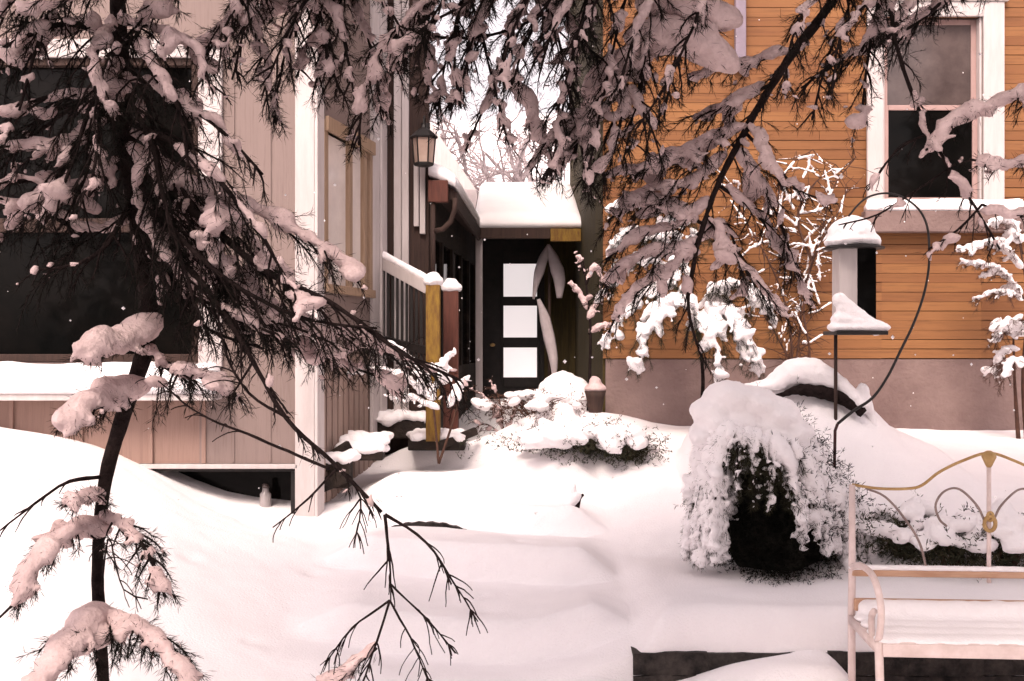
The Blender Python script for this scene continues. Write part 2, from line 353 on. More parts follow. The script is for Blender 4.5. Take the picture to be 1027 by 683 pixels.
def build_ground():
    xs = np.unique(np.round(np.concatenate([np.linspace(-60, -6, 28), np.arange(-6, -2.6, .12), np.arange(-2.6, 3.4, .03), np.arange(WALLX - .05, WALLX + .15, .008), np.arange(3.4, 6, .12), np.linspace(6, 60, 28)]), 4))
    ys = np.unique(np.round(np.concatenate([np.linspace(-30, 3, 24), np.arange(3, 4.4, .08), np.arange(4.4, 9.6, .03), np.arange(WALLY - .05, WALLY + .2, .008), np.arange(9.6, 14, .08), np.linspace(14, 30, 16)]), 4))
    gx, gy = np.meshgrid(xs, ys); gz = tz(gx, gy)
    far = np.maximum(0, np.hypot(gx, gy - 6) - 9)
    gz = gz * np.exp(-far / 20) + .6 * (1 - np.exp(-far / 20))
    nx, ny = len(xs), len(ys)
    i = np.arange(ny - 1)[:, None] * nx + np.arange(nx - 1)[None]
    mb = MB(); mb.add(np.stack([gx, gy, gz], -1).reshape(-1, 3), np.stack([i, i + 1, i + nx + 1, i + nx], -1).reshape(-1, 4))
    struct(mb.build('snow_ground', M['snow'], None, smooth=True))
build_ground()
# snow covered hillside far behind the entry
def hillside():
    xs = np.linspace(-90, 90, 120); ys = np.linspace(29.5, 120, 60); gx, gy = np.meshgrid(xs, ys)
    gz = .5 + (gy - 29.5) * .27 + 1.2 * bumps(gx, gy, .11, .3) * np.clip((gy - 29.5) / 10, 0, 1) + .25 * bumps(gx, gy, .5, .9) * np.clip((gy - 29.5) / 10, 0, 1)
    nx = 120; i = np.arange(59)[:, None] * nx + np.arange(nx - 1)[None]
    mb = MB(); mb.add(np.stack([gx, gy, gz], -1).reshape(-1, 3), np.stack([i, i + 1, i + nx + 1, i + nx], -1).reshape(-1, 4))
    struct(mb.build('snowy_hill', M['snow'], None, smooth=True))
hillside()

def snow_slab(name, x0, x1, y0, y1, z, h, parent, seed=0., nx=60, ny=16, m='snow', rnd=.06):
    """rounded layer of snow lying on a flat top"""
    xs = np.linspace(x0, x1, nx); ys = np.linspace(y0, y1, ny); gx, gy = np.meshgrid(xs, ys)
    ex = np.minimum(gx - x0, x1 - gx) / rnd; ey = np.minimum(gy - y0, y1 - gy) / rnd
    e = np.sqrt(np.clip(1 - (1 - np.clip(np.minimum(ex, ey), 0, 1)) ** 2, 0, 1))
    hh = h * (.35 + .65 * e) * (1 + .10 * bumps(gx, gy, 5., seed) + .05 * bumps(gx, gy, 13., seed + 1)); hh[0, :] *= .9
    i = np.arange(ny - 1)[:, None] * nx + np.arange(nx - 1)[None]
    mb = MB(); n = nx * ny
    top = np.stack([gx, gy, z + hh], -1).reshape(-1, 3); bot = np.stack([gx, gy, np.full_like(gx, z + .002)], -1).reshape(-1, 3)
    f = np.stack([i, i + 1, i + nx + 1, i + nx], -1).reshape(-1, 4)
    ring = np.concatenate([np.arange(nx), np.arange(2 * nx - 1, n, nx), np.arange(n - 2, n - nx - 1, -1), np.arange(n - 2 * nx, 0, -nx)])
    r2 = np.roll(ring, -1)
    mb.add(np.vstack([top, bot]), np.vstack([f, f[:, ::-1] + n, np.stack([ring, ring + n, r2 + n, r2], 1)]))
    return mb.build(name, M[m], parent, smooth=True)

# ------------------------------------------------------------------ left house
HY = 7.5
lh = thing('house', 'pale beige house with a wide dark window, white corner board and entry side wall', 'house', (-3.0, 8.5, .4))
X0, XC = -7.0, -1.30
wx0, wx1, wz0, wz1 = -4.35, -2.06, 1.46, 3.46
fw = MB()
fw.box(X0, wx0, HY, HY + .15, .2, 5.2); fw.box(wx1, XC - .001, HY, HY + .15, .79, 5.2)
fw.box(wx0, wx1, HY, HY + .15, 1.26, wz0); fw.box(wx0, wx1, HY, HY + .15, wz1, 5.2)
for x in (-1.84, -1.60): fw.box(x, x + .012, HY - .008, HY, .8, 5.0)
fw.build('front_wall', M['beige'], lh)
pn = MB(); pn.box(X0, wx1, HY + .01, HY + .14, .79, 1.258)
pn.build('panel_wall', M['panel'], lh)
for x in (-5.4, -4.6, -3.9, -3.3, -2.84, -2.38, -2.03): MB().box(x - .014, x + .014, HY - .012, HY + .008, .79, 1.22).build('batten', M['panel'], lh, bevel=.003)
# foundation strip and basement window
bx0, bx1 = X_(140, HY), X_(296, HY)
fb = MB(); fb.box(X0, bx0 - .04, HY + .03, HY + .2, .1, .755); fb.box(bx1 + .002, XC - .02, HY + .03, HY + .2, .1, .755); fb.box(bx0, bx1, HY + .03, HY + .2, .1, .42)
fb.build('foundation', M['concrete'], lh)
ws = MB(); ws.box(bx0 - .35, bx1 + .02, HY - .03, HY + .16, .757, .787); wsb = ws.build('water_table', M['white'], lh, bevel=.004)
bw = MB(); bw.box(bx0 - .04, bx0, HY + .01, HY + .1, .42, .755); bw.box(bx0, bx1, HY + .01, HY + .1, .735, .755); bw.box(bx1 - .03, bx1, HY + .01, HY + .1, .42, .733)
bwo = bw.build('basement_window', M['black'], lh)
g = MB(); g.box(bx0, bx1 - .03, HY + .30, HY + .31, .42, .734); g.build('pane', M['glass'], bwo)
# dark glass lantern standing in the basement window
jl = thing('jar', 'small grey glass jar standing in the basement window opening', 'jar', (X_(265, HY + .1), HY + .14, .42))
c = jl.location
MB().lathe((c[0], c[1], .42), [(.02, 0), (.038, .004), (.04, .06), (.038, .15), (.024, .165), (.02, .19)], 16).build('jar_body', mat('jar_glass', (.3, .27, .27), .2, (.4, .36, .36), 9, spec=.5), jl, True)
MB().lathe((c[0], c[1], .612), [(.023, 0), (.024, .02), (.01, .03), (.004, .031)], 16).build('lid', M['dimglass'], jl, True)
# main window
fr = MB(); cw = .11
fr.box(wx1, wx1 + .155, HY - .035, HY - .002, wz0 - .04, wz1 + .12); fr.box(wx0 - .155, wx0, HY - .035, HY - .002, wz0 - .04, wz1 + .12); fr.box(wx0, wx1, HY - .035, HY - .002, wz1, wz1 + .12)
wo = fr.build('window', M['white'], lh, bevel=.005)
f2 = MB(); tzr = 2.36
f2.box(wx1 - .05, wx1, HY - .01, HY + .1, wz0, wz1); f2.box(wx0, wx0 + .05, HY - .01, HY + .1, wz0, wz1); f2.box(wx0 + .05, wx1 - .05, HY - .01, HY + .1, wz0, wz0 + .05); f2.box(wx0 + .05, wx1 - .05, HY - .01, HY + .1, wz1 - .05, wz1)
f2.box(wx0 + .05, wx1 - .05, HY - .008, HY + .1, tzr - .045, tzr + .045)
f2.build('sash', M['brown'], wo, bevel=.004)
for z0, z1 in ((wz0 + .05, tzr - .045), (tzr + .045, wz1 - .05)):
    MB().box(wx0 + .05, wx1 - .05, HY + .05, HY + .058, z0, z1).build('pane', M['glass'], wo)
sl = MB(); sl.box(X_(-60, 7.3) - 1.6, X_(215, 7.3), HY - .22, HY, 1.215, 1.258); so = sl.build('sill', M['white'], wo, bevel=.004)
snow_slab('sill_snow', X_(-60, 7.3) - 1.6, X_(216, 7.3) + .01, HY - .235, HY - .01, 1.258, .19, wo, .3, 120, 12, rnd=.09)
# corner board
cb = MB(); cb.box(XC - .125, XC + .003, HY - .03, HY - .002, .2, 5.2); cb.obox((XC, HY - .03), (XC + .024, HY + .10), .2, 5.2, .003, .025)
cb.build('corner_board', M['white'], lh, bevel=.004)
# receding side wall
A, B = np.array([-1.30, 7.5]), np.array([-1.02, 9.0])
def on_side(px):
    k = (px - 513.5) / F; d = B - A
    t = (k * A[1] - A[0]) / (d[0] - k * d[1]); return A + d * t
dS = unit(np.append(B - A, 0))[:2]; LS = np.linalg.norm(B - A)
nS = np.array([dS[1], -dS[0]])
w0, w1 = on_side(321), on_side(369.5)
sw = MB()
sw.obox(A, w0, 1.52, 5.2, -.15, 0); sw.obox(w0, w1, 1.52, 1.95, -.15, 0); sw.obox(w0, w1, 3.08, 5.2, -.15, 0); sw.obox(w1, B, 1.52, 5.2, -.15, 0)
sw.build('side_wall', M['beige'], lh)
sk = MB(); sk.obox(A, B, .5, 1.518, -.15, -.03)
n = 13
for i in range(n):
    a = A + (B - A) * (i + .12) / n; b2 = A + (B - A) * (i + .86) / n; sk.obox(a, b2, .5, 1.5, -.03, -.004)
sk.build('slat_skirting', M['slat'], lh)
sf = MB()
for t_ in (w0, on_side(346), on_side(361)): sf.obox(t_, t_ + dS * .07, 1.95, 3.08, .0, .035)
sf.obox(w0, w1, 3.0, 3.10, .036, .06); sf.obox(w0, w1, 1.92, 1.98, .036, .06); sf.obox(w1 - dS * .06, w1, 1.95, 3.08, .0, .035)
sfo = sf.build('side_window', M['tan'], lh, bevel=.004)
for a, b2 in ((w0 + dS * .07, on_side(346)), (on_side(346) + dS * .07, on_side(361)), (on_side(361) + dS * .07, w1 - dS * .06)):
    MB().obox(a, b2, 1.98, 3.0, -.01, .004).build('pane', M['bright_glass'], sfo)
tr = MB(); tr.obox(on_side(370.5), on_side(377), .9, 5.1, .002, .03); tr.obox(on_side(377.5), on_side(383), .9, 5.1, .002, .045); tr.build('trim', M['white'], lh, bevel=.004)
# short return wall beside the entry
iw = MB(); iw.box(B[0] - .1, -.66, 9.0, 9.12, .7, 5.0); iw.build('return_wall', M['brown'], lh)
MB().box(X_(395, 8.97), X_(402.5, 8.97), 8.965, 8.998, .9, 4.3).build('trim', M['white'], lh, bevel=.004); MB().box(X_(403, 8.97), X_(410, 8.97), 8.955, 8.998, .9, 4.3).build('trim', M['white'], lh, bevel=.004)
MB().box(X_(415, 8.97), X_(420, 8.97), 8.96, 8.998, 2.5, 3.0).build('trim', M['white'], lh, bevel=.004); MB().box(X_(421, 8.97), X_(426.5, 8.97), 8.96, 8.998, 2.44, 3.0).build('trim', M['white'], lh, bevel=.004)
# roof of the left house, above the picture
rf = MB(); rf.hexa([(X0 - .3, 7.05, 5.1), (-.95, 7.05, 5.1), (-.95, 9.8, 6.6), (X0 - .3, 9.8, 6.6)], [(X0 - .3, 7.05, 5.25), (-.95, 7.05, 5.25), (-.95, 9.8, 6.75), (X0 - .3, 9.8, 6.75)])
rf.hexa([(X0 - .3, 9.8, 6.6), (-.95, 9.8, 6.6), (-.95, 13, 5.0), (X0 - .3, 13, 5.0)], [(X0 - .3, 9.8, 6.75), (-.95, 9.8, 6.75), (-.95, 13, 5.15), (X0 - .3, 13, 5.15)])
rfo = rf.build('roof', M['roofing'], lh)
bk = MB(); bk.box(X0, -1.1, 12.4, 12.55, .2, 5.2); bk.box(X0, X0 + .15, HY + .15, 12.4, .2, 5.2); bk.box(-1.25, -1.1, 9.12, 12.4, .2, 5.2); bk.build('rear_wall', M['beige'], lh)

# lantern on the return wall
lx, ly = X_(425, 8.8), 8.80; lz = Z_(150, 8.8)
wl = thing('wall_lantern', 'black wall lantern with pale glass high beside the entry', 'lantern', (lx, ly, lz - .12))
MB().lathe((lx, ly, lz + .085), [(.105, 0), (.112, .012), (.06, .06), (.02, .085), (.012, .11)], 6).build('cap', M['black'], wl)
MB().lathe((lx, ly, lz - .115), [(.03, -.02), (.07, -.012), (.078, .0), (.078, .012)], 6).build('base', M['black'], wl)
MB().lathe((lx, ly, lz - .102), [(.070, 0), (.086, .185)], 6).build('glass', mat('lantern_glass', (.38, .27, .22), .3, (.5, .38, .32), 7), wl)
cg = MB()
for i in range(6):
    a = i * math.pi / 3; cg.tube([(lx + .073 * math.cos(a), ly + .073 * math.sin(a), lz - .105), (lx + .09 * math.cos(a), ly + .09 * math.sin(a), lz + .088)], .006, 4)
cg.build('cage', M['black'], wl)
th = np.linspace(-.4, math.pi + .6, 14)
br = MB(); br.tube([(lx, ly + .07 - .07 * math.cos(a), lz + .19 + .08 * math.sin(a)) for a in th], .008, 6); br.tube([(lx, ly + .13, lz + .17), (lx, 8.998, lz + .14)], .008, 6)
br.box(lx - .035, lx + .035, 8.975, 8.999, lz + .06, lz + .24); br.build('bracket', M['black'], wl, True)
MB().lathe((lx, ly, lz + .15), [(.075, -.03), (.08, .0), (.05, .035), (.01, .045)], 10)

# ------------------------------------------------------------------ entry porch between the houses
ep = thing('entry_porch', 'dark entry porch between the two houses under a thick snowy roof', 'porch', (0, 12.5, .75))
pw = MB(); dx0, dx1 = X_(484, 13), X_(546, 13); dzt = Z_(240, 13)
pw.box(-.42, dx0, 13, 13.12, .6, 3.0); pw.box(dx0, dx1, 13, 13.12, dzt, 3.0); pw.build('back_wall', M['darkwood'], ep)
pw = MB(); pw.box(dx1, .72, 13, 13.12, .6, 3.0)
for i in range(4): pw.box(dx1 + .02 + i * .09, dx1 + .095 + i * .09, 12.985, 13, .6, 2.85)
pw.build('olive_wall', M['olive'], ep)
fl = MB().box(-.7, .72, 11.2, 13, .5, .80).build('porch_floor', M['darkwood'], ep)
do = MB(); do.box(dx0, dx1, 13.02, 13.07, .8, dzt)
pxa, pxb = X_(505, 13), X_(538.5, 13)
do.box(pxa - .03, pxa, 13.0, 13.02, 1.1, 2.52); do.box(pxb, pxb + .03, 13.0, 13.02, 1.1, 2.52)
for y_ in ((252, 264.5), (297.5, 306.5), (338.5, 348.5), (378.5, 388)): do.box(pxa, pxb, 13.0, 13.02, Z_(y_[1], 13), Z_(y_[0], 13))
doo = do.build('door', M['black'], ep, bevel=.004)
for y_ in ((264.5, 297.5), (306.5, 338.5), (348.5, 378.5)): MB().box(pxa, pxb, 13.008, 13.018, Z_(y_[1], 13) + .001, Z_(y_[0], 13) - .001).build('pane', M['lit'], doo)
MB().lathe((X_(494, 13), 12.97, 1.55), [(.01, -.02), (.028, -.012), (.03, .008), (.012, .02)], 12).build('handle', M['brass'], doo, True)
# glazed dark side screen along the left of the entry
sA, sB = (-.655, 9.125), (-.40, 12.985)
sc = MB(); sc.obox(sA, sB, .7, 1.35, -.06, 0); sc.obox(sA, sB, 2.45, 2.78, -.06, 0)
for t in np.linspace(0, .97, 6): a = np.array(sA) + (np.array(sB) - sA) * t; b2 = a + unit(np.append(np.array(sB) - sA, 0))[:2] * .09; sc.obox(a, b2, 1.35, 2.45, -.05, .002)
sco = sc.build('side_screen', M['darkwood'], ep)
MB().obox(sA, sB, 1.35, 2.45, -.035, -.025).build('pane', M['glass'], sco)
# posts, fascia, roof
MB().box(X_(477, 12), X_(484, 12), 11.95, 12.03, .8, 2.70).build('post', M['white'], ep, bevel=.006)
rb = MB(); rb.hexa([(-.455, 9.13, 2.70), (-.36, 11.94, 2.70), (-1.0, 11.94, 2.98), (-1.09, 9.13, 2.98)], [(-.455, 9.13, 2.79), (-.36, 11.94, 2.79), (-1.0, 11.94, 3.07), (-1.09, 9.13, 3.07)])
rb.hexa([(-.46, 8.96, 2.70), (-.456, 9.127, 2.70), (-.65, 9.127, 2.785), (-.65, 8.96, 2.785)], [(-.46, 8.96, 2.79), (-.456, 9.127, 2.79), (-.65, 9.127, 2.872), (-.65, 8.96, 2.872)])
rb.hexa([(-.42, 11.94, 2.70), (.70, 11.94, 2.70), (.70, 14.1, 3.35), (-.42, 14.1, 3.35)], [(-.42, 11.94, 2.77), (.70, 11.94, 2.77), (.70, 14.1, 3.44), (-.42, 14.1, 3.44)])
rbo = rb.build('roof', M['brown'], ep)
fa = MB(); fa.bar((-.445, 8.97, 2.71), (-.345, 11.9, 2.71), .03, .13); fa.box(-.36, .50, 11.88, 11.93, 2.665, 2.78); fa.build('fascia', M['brown'], ep, bevel=.004)
MB().box(.40, .715, 11.80, 11.87, 2.63, 2.76).build('beam', M['mustard'], ep, bevel=.004)
MB().box(-.655, -.50, 8.86, 8.955, 2.68, 2.85).build('beam', M['redbrown'], ep, bevel=.006)
bc = MB(); bc.tube([P(434, 232, 8.9), P(444, 230, 8.9), P(452, 222, 8.9), P(456, 210, 8.9), P(457, 199, 8.9)], .022, 6); bc.tube([P(434, 200, 8.9), P(434, 300, 8.9)], .022, 6); bc.build('bracket', M['brown'], ep, True)
# roof snow: back slope and left strip
def slope_snow(corners, h, name, parent, nx=50, ny=30, rnd=.16):
    c00, c10, c11, c01 = [np.array(c, float) for c in corners]
    u = np.linspace(0, 1, nx)[None, :, None]; v = np.linspace(0, 1, ny)[:, None, None]
    base = (c00 * (1 - u) + c10 * u) * (1 - v) + (c01 * (1 - u) + c11 * u) * v
    lu = np.linalg.norm(c10 - c00); lv = np.linalg.norm(c01 - c00)
    e = np.minimum(np.minimum(u, 1 - u) * lu, np.minimum(v, 1 - v) * lv)[:, :, 0] / rnd
    e = np.sqrt(np.clip(1 - (1 - np.clip(e, 0, 1)) ** 2, 0, 1)); hh = h * (.45 + .55 * e) * (1 + .06 * bumps(base[:, :, 0], base[:, :, 1], 4, .2))
    top = base.copy(); top[:, :, 2] += hh; base[:, :, 2] += .003
    i = np.arange(ny - 1)[:, None] * nx + np.arange(nx - 1)[None]; n = nx * ny
    f = np.stack([i, i + 1, i + nx + 1, i + nx], -1).reshape(-1, 4)
    ring = np.concatenate([np.arange(nx), np.arange(2 * nx - 1, n, nx), np.arange(n - 2, n - nx - 1, -1), np.arange(n - 2 * nx, 0, -nx)]); r2 = np.roll(ring, -1)
    mb = MB(); mb.add(np.vstack([top.reshape(-1, 3), base.reshape(-1, 3)]), np.vstack([f, f[:, ::-1] + n, np.stack([ring, ring + n, r2 + n, r2], 1)]))
    return mb.build(name, M['snow'], parent, True)
slope_snow([(-.40, 11.88, 2.775), (.74, 11.88, 2.775), (.74, 14.15, 3.455), (-.40, 14.15, 3.455)], .14, 'snow', rbo)
slope_snow([(-.435, 9.125, 2.80), (-.33, 12.05, 2.80), (-1.02, 12.05, 3.08), (-1.10, 9.125, 3.08)], .17, 'snow', rbo)
slope_snow([(-.44, 8.90, 2.80), (-.433, 9.2, 2.80), (-.655, 9.2, 2.895), (-.655, 8.90, 2.895)], .13, 'snow', rbo, 20, 20, .1)

# closed patio umbrella leaning by the door
ux, uy = X_(551, 12.4), 12.4
um = thing('patio_umbrella', 'folded grey patio umbrella standing upright right of the dark door', 'umbrella', (ux, uy, .80))
MB().tube([(ux, uy, .80), (ux, uy, 2.62)], .018, 8).build('pole', M['brown'], um, True)
MB().lathe((ux, uy, .80), [(.2, 0), (.2, .05), (.06, .09), (.03, .2)], 16).build('base', M['black'], um, True)
def fold(pts, r, nm='canopy_fold'):
    q = smooth_path([P(a_, b_, 12.35) for a_, b_ in pts], .03); rr = np.interp(np.linspace(0, 1, len(q)), np.linspace(0, 1, len(r)), r)
    mb = MB(); mb.tube(q, rr, 10); c_ = mb.ch[0]; v = c_[0]; v[:, 1] = 12.33 + (v[:, 1] - 12.33) * .7; mb.build(nm, M['fabric'], um, True)
fold([(550, 245), (544, 262), (538, 283), (535, 300)], [.012, .05, .055, .03, .012])
fold([(550, 245), (556, 262), (561, 280), (561, 299)], [.012, .055, .075, .06, .03])
fold([(540, 300), (546, 318), (551, 340), (555, 360), (556, 380)], [.02, .06, .065, .05, .02], 'canopy')
# ------------------------------------------------------------------ right house
RY = 9.0; RX0 = X_(605, RY)
rh = thing('house', 'orange clapboard house with a white sash window and grey plaster base', 'house', (3.8, 9.5, .85))
gx0, gx1, gz0, gz1 = X_(884, RY), X_(984, RY), Z_(203, RY), Z_(18, RY)
ov = MB()
def clap(x0, x1, z0, z1):
    z = z0
    while z < z1 - .01:
        h = min(.075, z1 - z); x = x0
        while x < x1 - 1e-6:
            e = min(x1, x + rng.uniform(.7, 2.6)); e = x1 if x1 - e < .25 else e; f = e - (.003 if e < x1 else 0); k = rng.normal(0, .0012); g_ = rng.uniform(.001, .0065)
            ov.hexa([(x, RY - .004 + k, z + g_), (f, RY - .004 + k, z + g_), (f, RY + .05, z), (x, RY + .05, z + g_)], [(x, RY - .004 + k, z + h), (f, RY - .004 + k, z + h), (f, RY + .05, z + h), (x, RY + .05, z + h)]); x = e
        z += h
clap(RX0, gx0, 1.455, 6.0); clap(gx1, 8, 1.455, 6.0)
nb_ = 1.455 + .075 * int((gz0 - 1.455) / .075)
clap(gx0, gx1, 1.455, nb_); clap(gx0, gx1, nb_ + .075 * (int((gz1 - nb_) / .075) + 1), 6.0)
ov.build('front_wall', M['clap'], rh)
MB().box(gx0, gx1, RY + .02, RY + .1, nb_, gz0).box(gx0, gx1, RY + .02, RY + .1, gz1, gz1 + .08).build('window_packing', M['brown'], rh)
MB().box(RX0 + .02, 8, RY + .004, RY + .2, .4, 1.452).build('foundation', M['concrete'], rh)
MB().box(RX0, RX0 + .14, RY + .051, 14.2, .4, 6.0).build('side_wall', M['olive'], rh)
MB().box(8 - .14, 8, RY + .2, 14.06, .4, 6.0).box(RX0 + .14, 8, 14.06, 14.2, .4, 6.0).build('rear_wall', M['clap'], rh)
r_ = MB(); r_.hexa([(.3, 8.6, 5.9), (8.4, 8.6, 5.9), (8.4, 11.6, 7.6), (.3, 11.6, 7.6)], [(.3, 8.6, 6.05), (8.4, 8.6, 6.05), (8.4, 11.6, 7.75), (.3, 11.6, 7.75)])
r_.hexa([(.3, 11.6, 7.6), (8.4, 11.6, 7.6), (8.4, 14.6, 5.9), (.3, 14.6, 5.9)], [(.3, 11.6, 7.75), (8.4, 11.6, 7.75), (8.4, 14.6, 6.05), (.3, 14.6, 6.05)])
r_.build('roof', M['roofing'], rh)
# window
o0, o1, oz1 = X_(868, RY), X_(1005, RY), Z_(3, RY)
wf = MB(); wf.box(o0, gx0, RY - .05, RY - .018, gz0 - .02, oz1); wf.box(gx1, o1, RY - .05, RY - .018, gz0 - .02, oz1); wf.box(gx0, gx1, RY - .05, RY - .018, gz1, oz1)
wf.box(o0 - .03, o1 + .03, RY - .065, RY - .018, oz1, oz1 + .05); wf.box(gx0, gx0 + .02, RY - .018, RY + .08, gz0, gz1); wf.box(gx1 - .02, gx1, RY - .018, RY + .08, gz0, gz1)
wfo = wf.build('window', M['white'], rh, bevel=.006)
mz = Z_(108, RY)
for (z0, z1, yy, gm) in ((gz0, mz + .025, .03, 'glass'), (mz - .025, gz1, .055, 'dimglass')):
    s_ = MB(); a, b2 = gx0 + .02, gx1 - .02; w = .042
    s_.box(a, a + w, RY + yy - .012, RY + yy + .012, z0, z1); s_.box(b2 - w, b2, RY + yy - .012, RY + yy + .012, z0, z1); s_.box(a + w, b2 - w, RY + yy - .012, RY + yy + .012, z0, z0 + w); s_.box(a + w, b2 - w, RY + yy - .012, RY + yy + .012, z1 - w, z1)
    so_ = s_.build('sash', mat('sash_paint', (.40, .27, .25), .6, (.33, .22, .2), 5), wfo, bevel=.004)
    MB().box(a + w, b2 - w, RY + yy, RY + yy + .005, z0 + w, z1 - w).build('pane', M[gm], wfo)
MB().box(o0 - .04, X_(1024, RY), RY - .13, RY - .017, Z_(234, RY), Z_(213, RY)).build('sill', M['concrete'], wfo, bevel=.006)
snow_slab('sill_snow', o0 - .03, X_(1022, RY), RY - .13, RY - .052, Z_(213, RY), .10, wfo, .8, 60, 10, rnd=.05)
# downspout
dp = MB(); dxp = X_(741, RY); dp.box(dxp - .042, dxp + .042, RY - .085, RY - .02, 3.75, 6.0); dpo = dp.build('downspout', M['lilac'], rh, bevel=.008)
MB().box(dxp - .05, dxp + .05, RY - .092, RY - .012, 4.45, 4.49).box(dxp - .05, dxp + .05, RY - .092, RY - .012, 3.75, 3.79).build('pipe_band', M['lilac'], dpo)

# ------------------------------------------------------------------ wooden steps and handrails
wst = thing('wooden_steps', 'short dark wooden steps with snow on every tread beside the pale house', 'steps', (-.85, 8.6, .6))
def tread(px0, px1, yt, yb, Y, dep):
    x0, x1 = X_(px0, Y), X_(px1, Y); zt = Z_(yt, Y); zb = Z_(yb, Y)
    t = MB().box(x0, x1, Y, Y + dep, zb, zt).build('tread', M['darkwood'], wst, bevel=.01)
    b_ = []
    for x in np.arange(x0 + .03, x1 - .01, .035):
        for y in np.arange(Y + .02, Y + dep, .06): r = rng.uniform(.035, .06); b_.append(((x + rng.normal(0, .01), y - (.03 if rng.uniform() < .25 else 0), zt + rng.uniform(.0, .035)), (1, rng.normal() * .3, rng.normal() * .1), r * 1.2, r, r * rng.uniform(.6, .9)))
    snow_lumps('snow', b_, t, M['snow'], .010, .02, .006, sm=3)
tread(409, 466, 441, 452, 8.5, .32); tread(378, 425, 421, 440, 8.75, .28); tread(344, 388, 443, 450, 8.02, .22); tread(340, 384, 452, 462, 7.9, .14)
tread(318, 350, 462, 490, 7.75, .2)
for a_, b_, w_, h_ in ((P(318, 470, 7.72), P(352, 448, 7.85), .05, .1), (P(320, 488, 7.7), P(345, 478, 7.75), .06, .09), (P(440, 447, 8.45), P(478, 432, 8.6), .04, .06)): MB().bar(a_, b_, w_, h_).build('stringer', M['darkwood'], wst, bevel=.008)
rl = thing('stair_railing', 'stair handrail ending in a weathered mustard yellow post with snow cap', 'railing', (X_(434, 8.5), 8.5, 1.0))
def post(parent, px0, px1, yt, Y, m, zb):
    x0, x1 = X_(px0, Y), X_(px1, Y); zt = Z_(yt, Y)
    p = MB().box(x0, x1, Y - (x1 - x0) / 2, Y + (x1 - x0) / 2, zb, zt).build('post', M[m], parent, bevel=.006)
    cx = (x0 + x1) / 2; r = (x1 - x0) / 2 + .012
    snow_lumps('snow_cap', [((cx, Y, zt + .03), (1, 0, 0), r * 1.25, r * 1.2, .05), ((cx, Y, zt + .055), (1, 0, 0), r * .9, r * .9, .05)], p, M['snow'], .008, .008)
    return p
post(rl, 427.5, 441.5, 286, 8.5, 'mustard', .85)
hr = MB(); ha, hb = P(381, 262, 8.9), P(430, 289, 8.5); hr.bar(ha, hb, .05, .09); hro = hr.build('handrail', M['white'], rl, bevel=.005)
snow_lumps('snow', [(ha + (hb - ha) * t + np.array([0, 0, .065]), hb - ha, .04, .03, .03) for t in np.linspace(0.02, .98, 26)], hro, M['snow'], .008, .008)
MB().bar(P(381, 340, 8.9), P(430, 352, 8.5), .04, .06).build('lower_rail', M['black'], rl)
for t in np.linspace(.08, .95, 10):
    a = ha + (hb - ha) * t; MB().bar(a, (a[0], a[1], a[2] - .72), .02, .02).build('baluster', M['black'], rl)
r2_ = thing('newel_post', 'reddish brown wooden post with snow cap just behind the mustard post', 'post', (X_(452, 8.9), 8.9, .9))
post(r2_, 445, 460, 292, 8.9, 'redbrown', .85)

# stone steps half buried in the path
def stone(px0, px1, y0, y1, Y, label, sd):
    x0, x1 = X_(px0, Y), X_(px1, Y); n = 22; mb = MB(); V = []
    for i in range(n + 1):
        x = x0 + (x1 - x0) * i / n; w = 1 - abs(2 * i / n - 1) ** 2; zt = tz1(x, Y) + (y1 - y0) / F * Y * w * .8 + .004 * math.sin(i * 1.7 + sd) - .004; fy = Y + .012 * math.sin(i * .9 + sd)
        V += [(x, fy, zt - .14), (x, fy - .004, zt), (x, Y + .03, zt + .002), (x, Y + .03, zt - .14)]
    i = np.arange(n)[:, None] * 4; j = np.arange(4)[None]; j2 = (j + 1) % 4
    mb.add(V, np.stack([i + j, i + j2, i + 4 + j2, i + 4 + j], -1).reshape(-1, 4)); b0 = 0
    mb.ch.append((np.zeros((0, 3)), np.array([[3, 2, 1, 0], [n * 4, n * 4 + 1, n * 4 + 2, n * 4 + 3]])))
    o = mb.build('stone_step', M['stone'], None); o.location = (0, 0, 0)
    o['label'] = label; o['category'] = 'step'; o['group'] = 'stone steps buried in the path'
    return o
stone(392, 468, 517, 523, 6.97, 'dark stone step edge showing in the snow at the hanging twig', .3)
stone(382, 412, 485, 489, 7.76, 'small sliver of stone step showing below the wooden steps', 1.3)

# ------------------------------------------------------------------ low stone wall of the raised bed
rw = thing('retaining_wall', 'low dark stone wall edging the raised snowy bed behind the bench', 'wall', (2.2, 5.2, 0))
mb = MB(); x = WALLX
def rough_block(mb, x0, x1, y0, y1, z0, z1):
    n = 8
    xs = np.linspace(x0, x1, n); V = []
    for x in xs:
        j = rng.normal(0, .004, 6); V += [(x, y0 + j[0], z0), (x, y0 + j[1] - .003, (z0 + z1) / 2), (x, y0 + .006 + j[2] * .6, z1 + j[3] * .6), (x, y1, z1), (x, y1, z0)]
    i = np.arange(n - 1)[:, None] * 5; j = np.arange(5)[None]; j2 = (j + 1) % 5; b0 = mb.n
    mb.add(V, np.stack([i + j, i + j2, i + 5 + j2, i + 5 + j], -1).reshape(-1, 4)); k = b0 + (n - 1) * 5
    mb.ch.append((np.zeros((0, 3)), np.array([[b0 + 4, b0 + 3, b0 + 2, b0 + 1, b0], [k, k + 1, k + 2, k + 3, k + 4]])))
while x < 5.5:
    w = rng.uniform(.3, .55); h = .2
    rough_block(mb, x, x + w - .001, WALLY + rng.uniform(-.006, .006), WALLY + .22, -.15, .093)
    x += w
x = WALLX
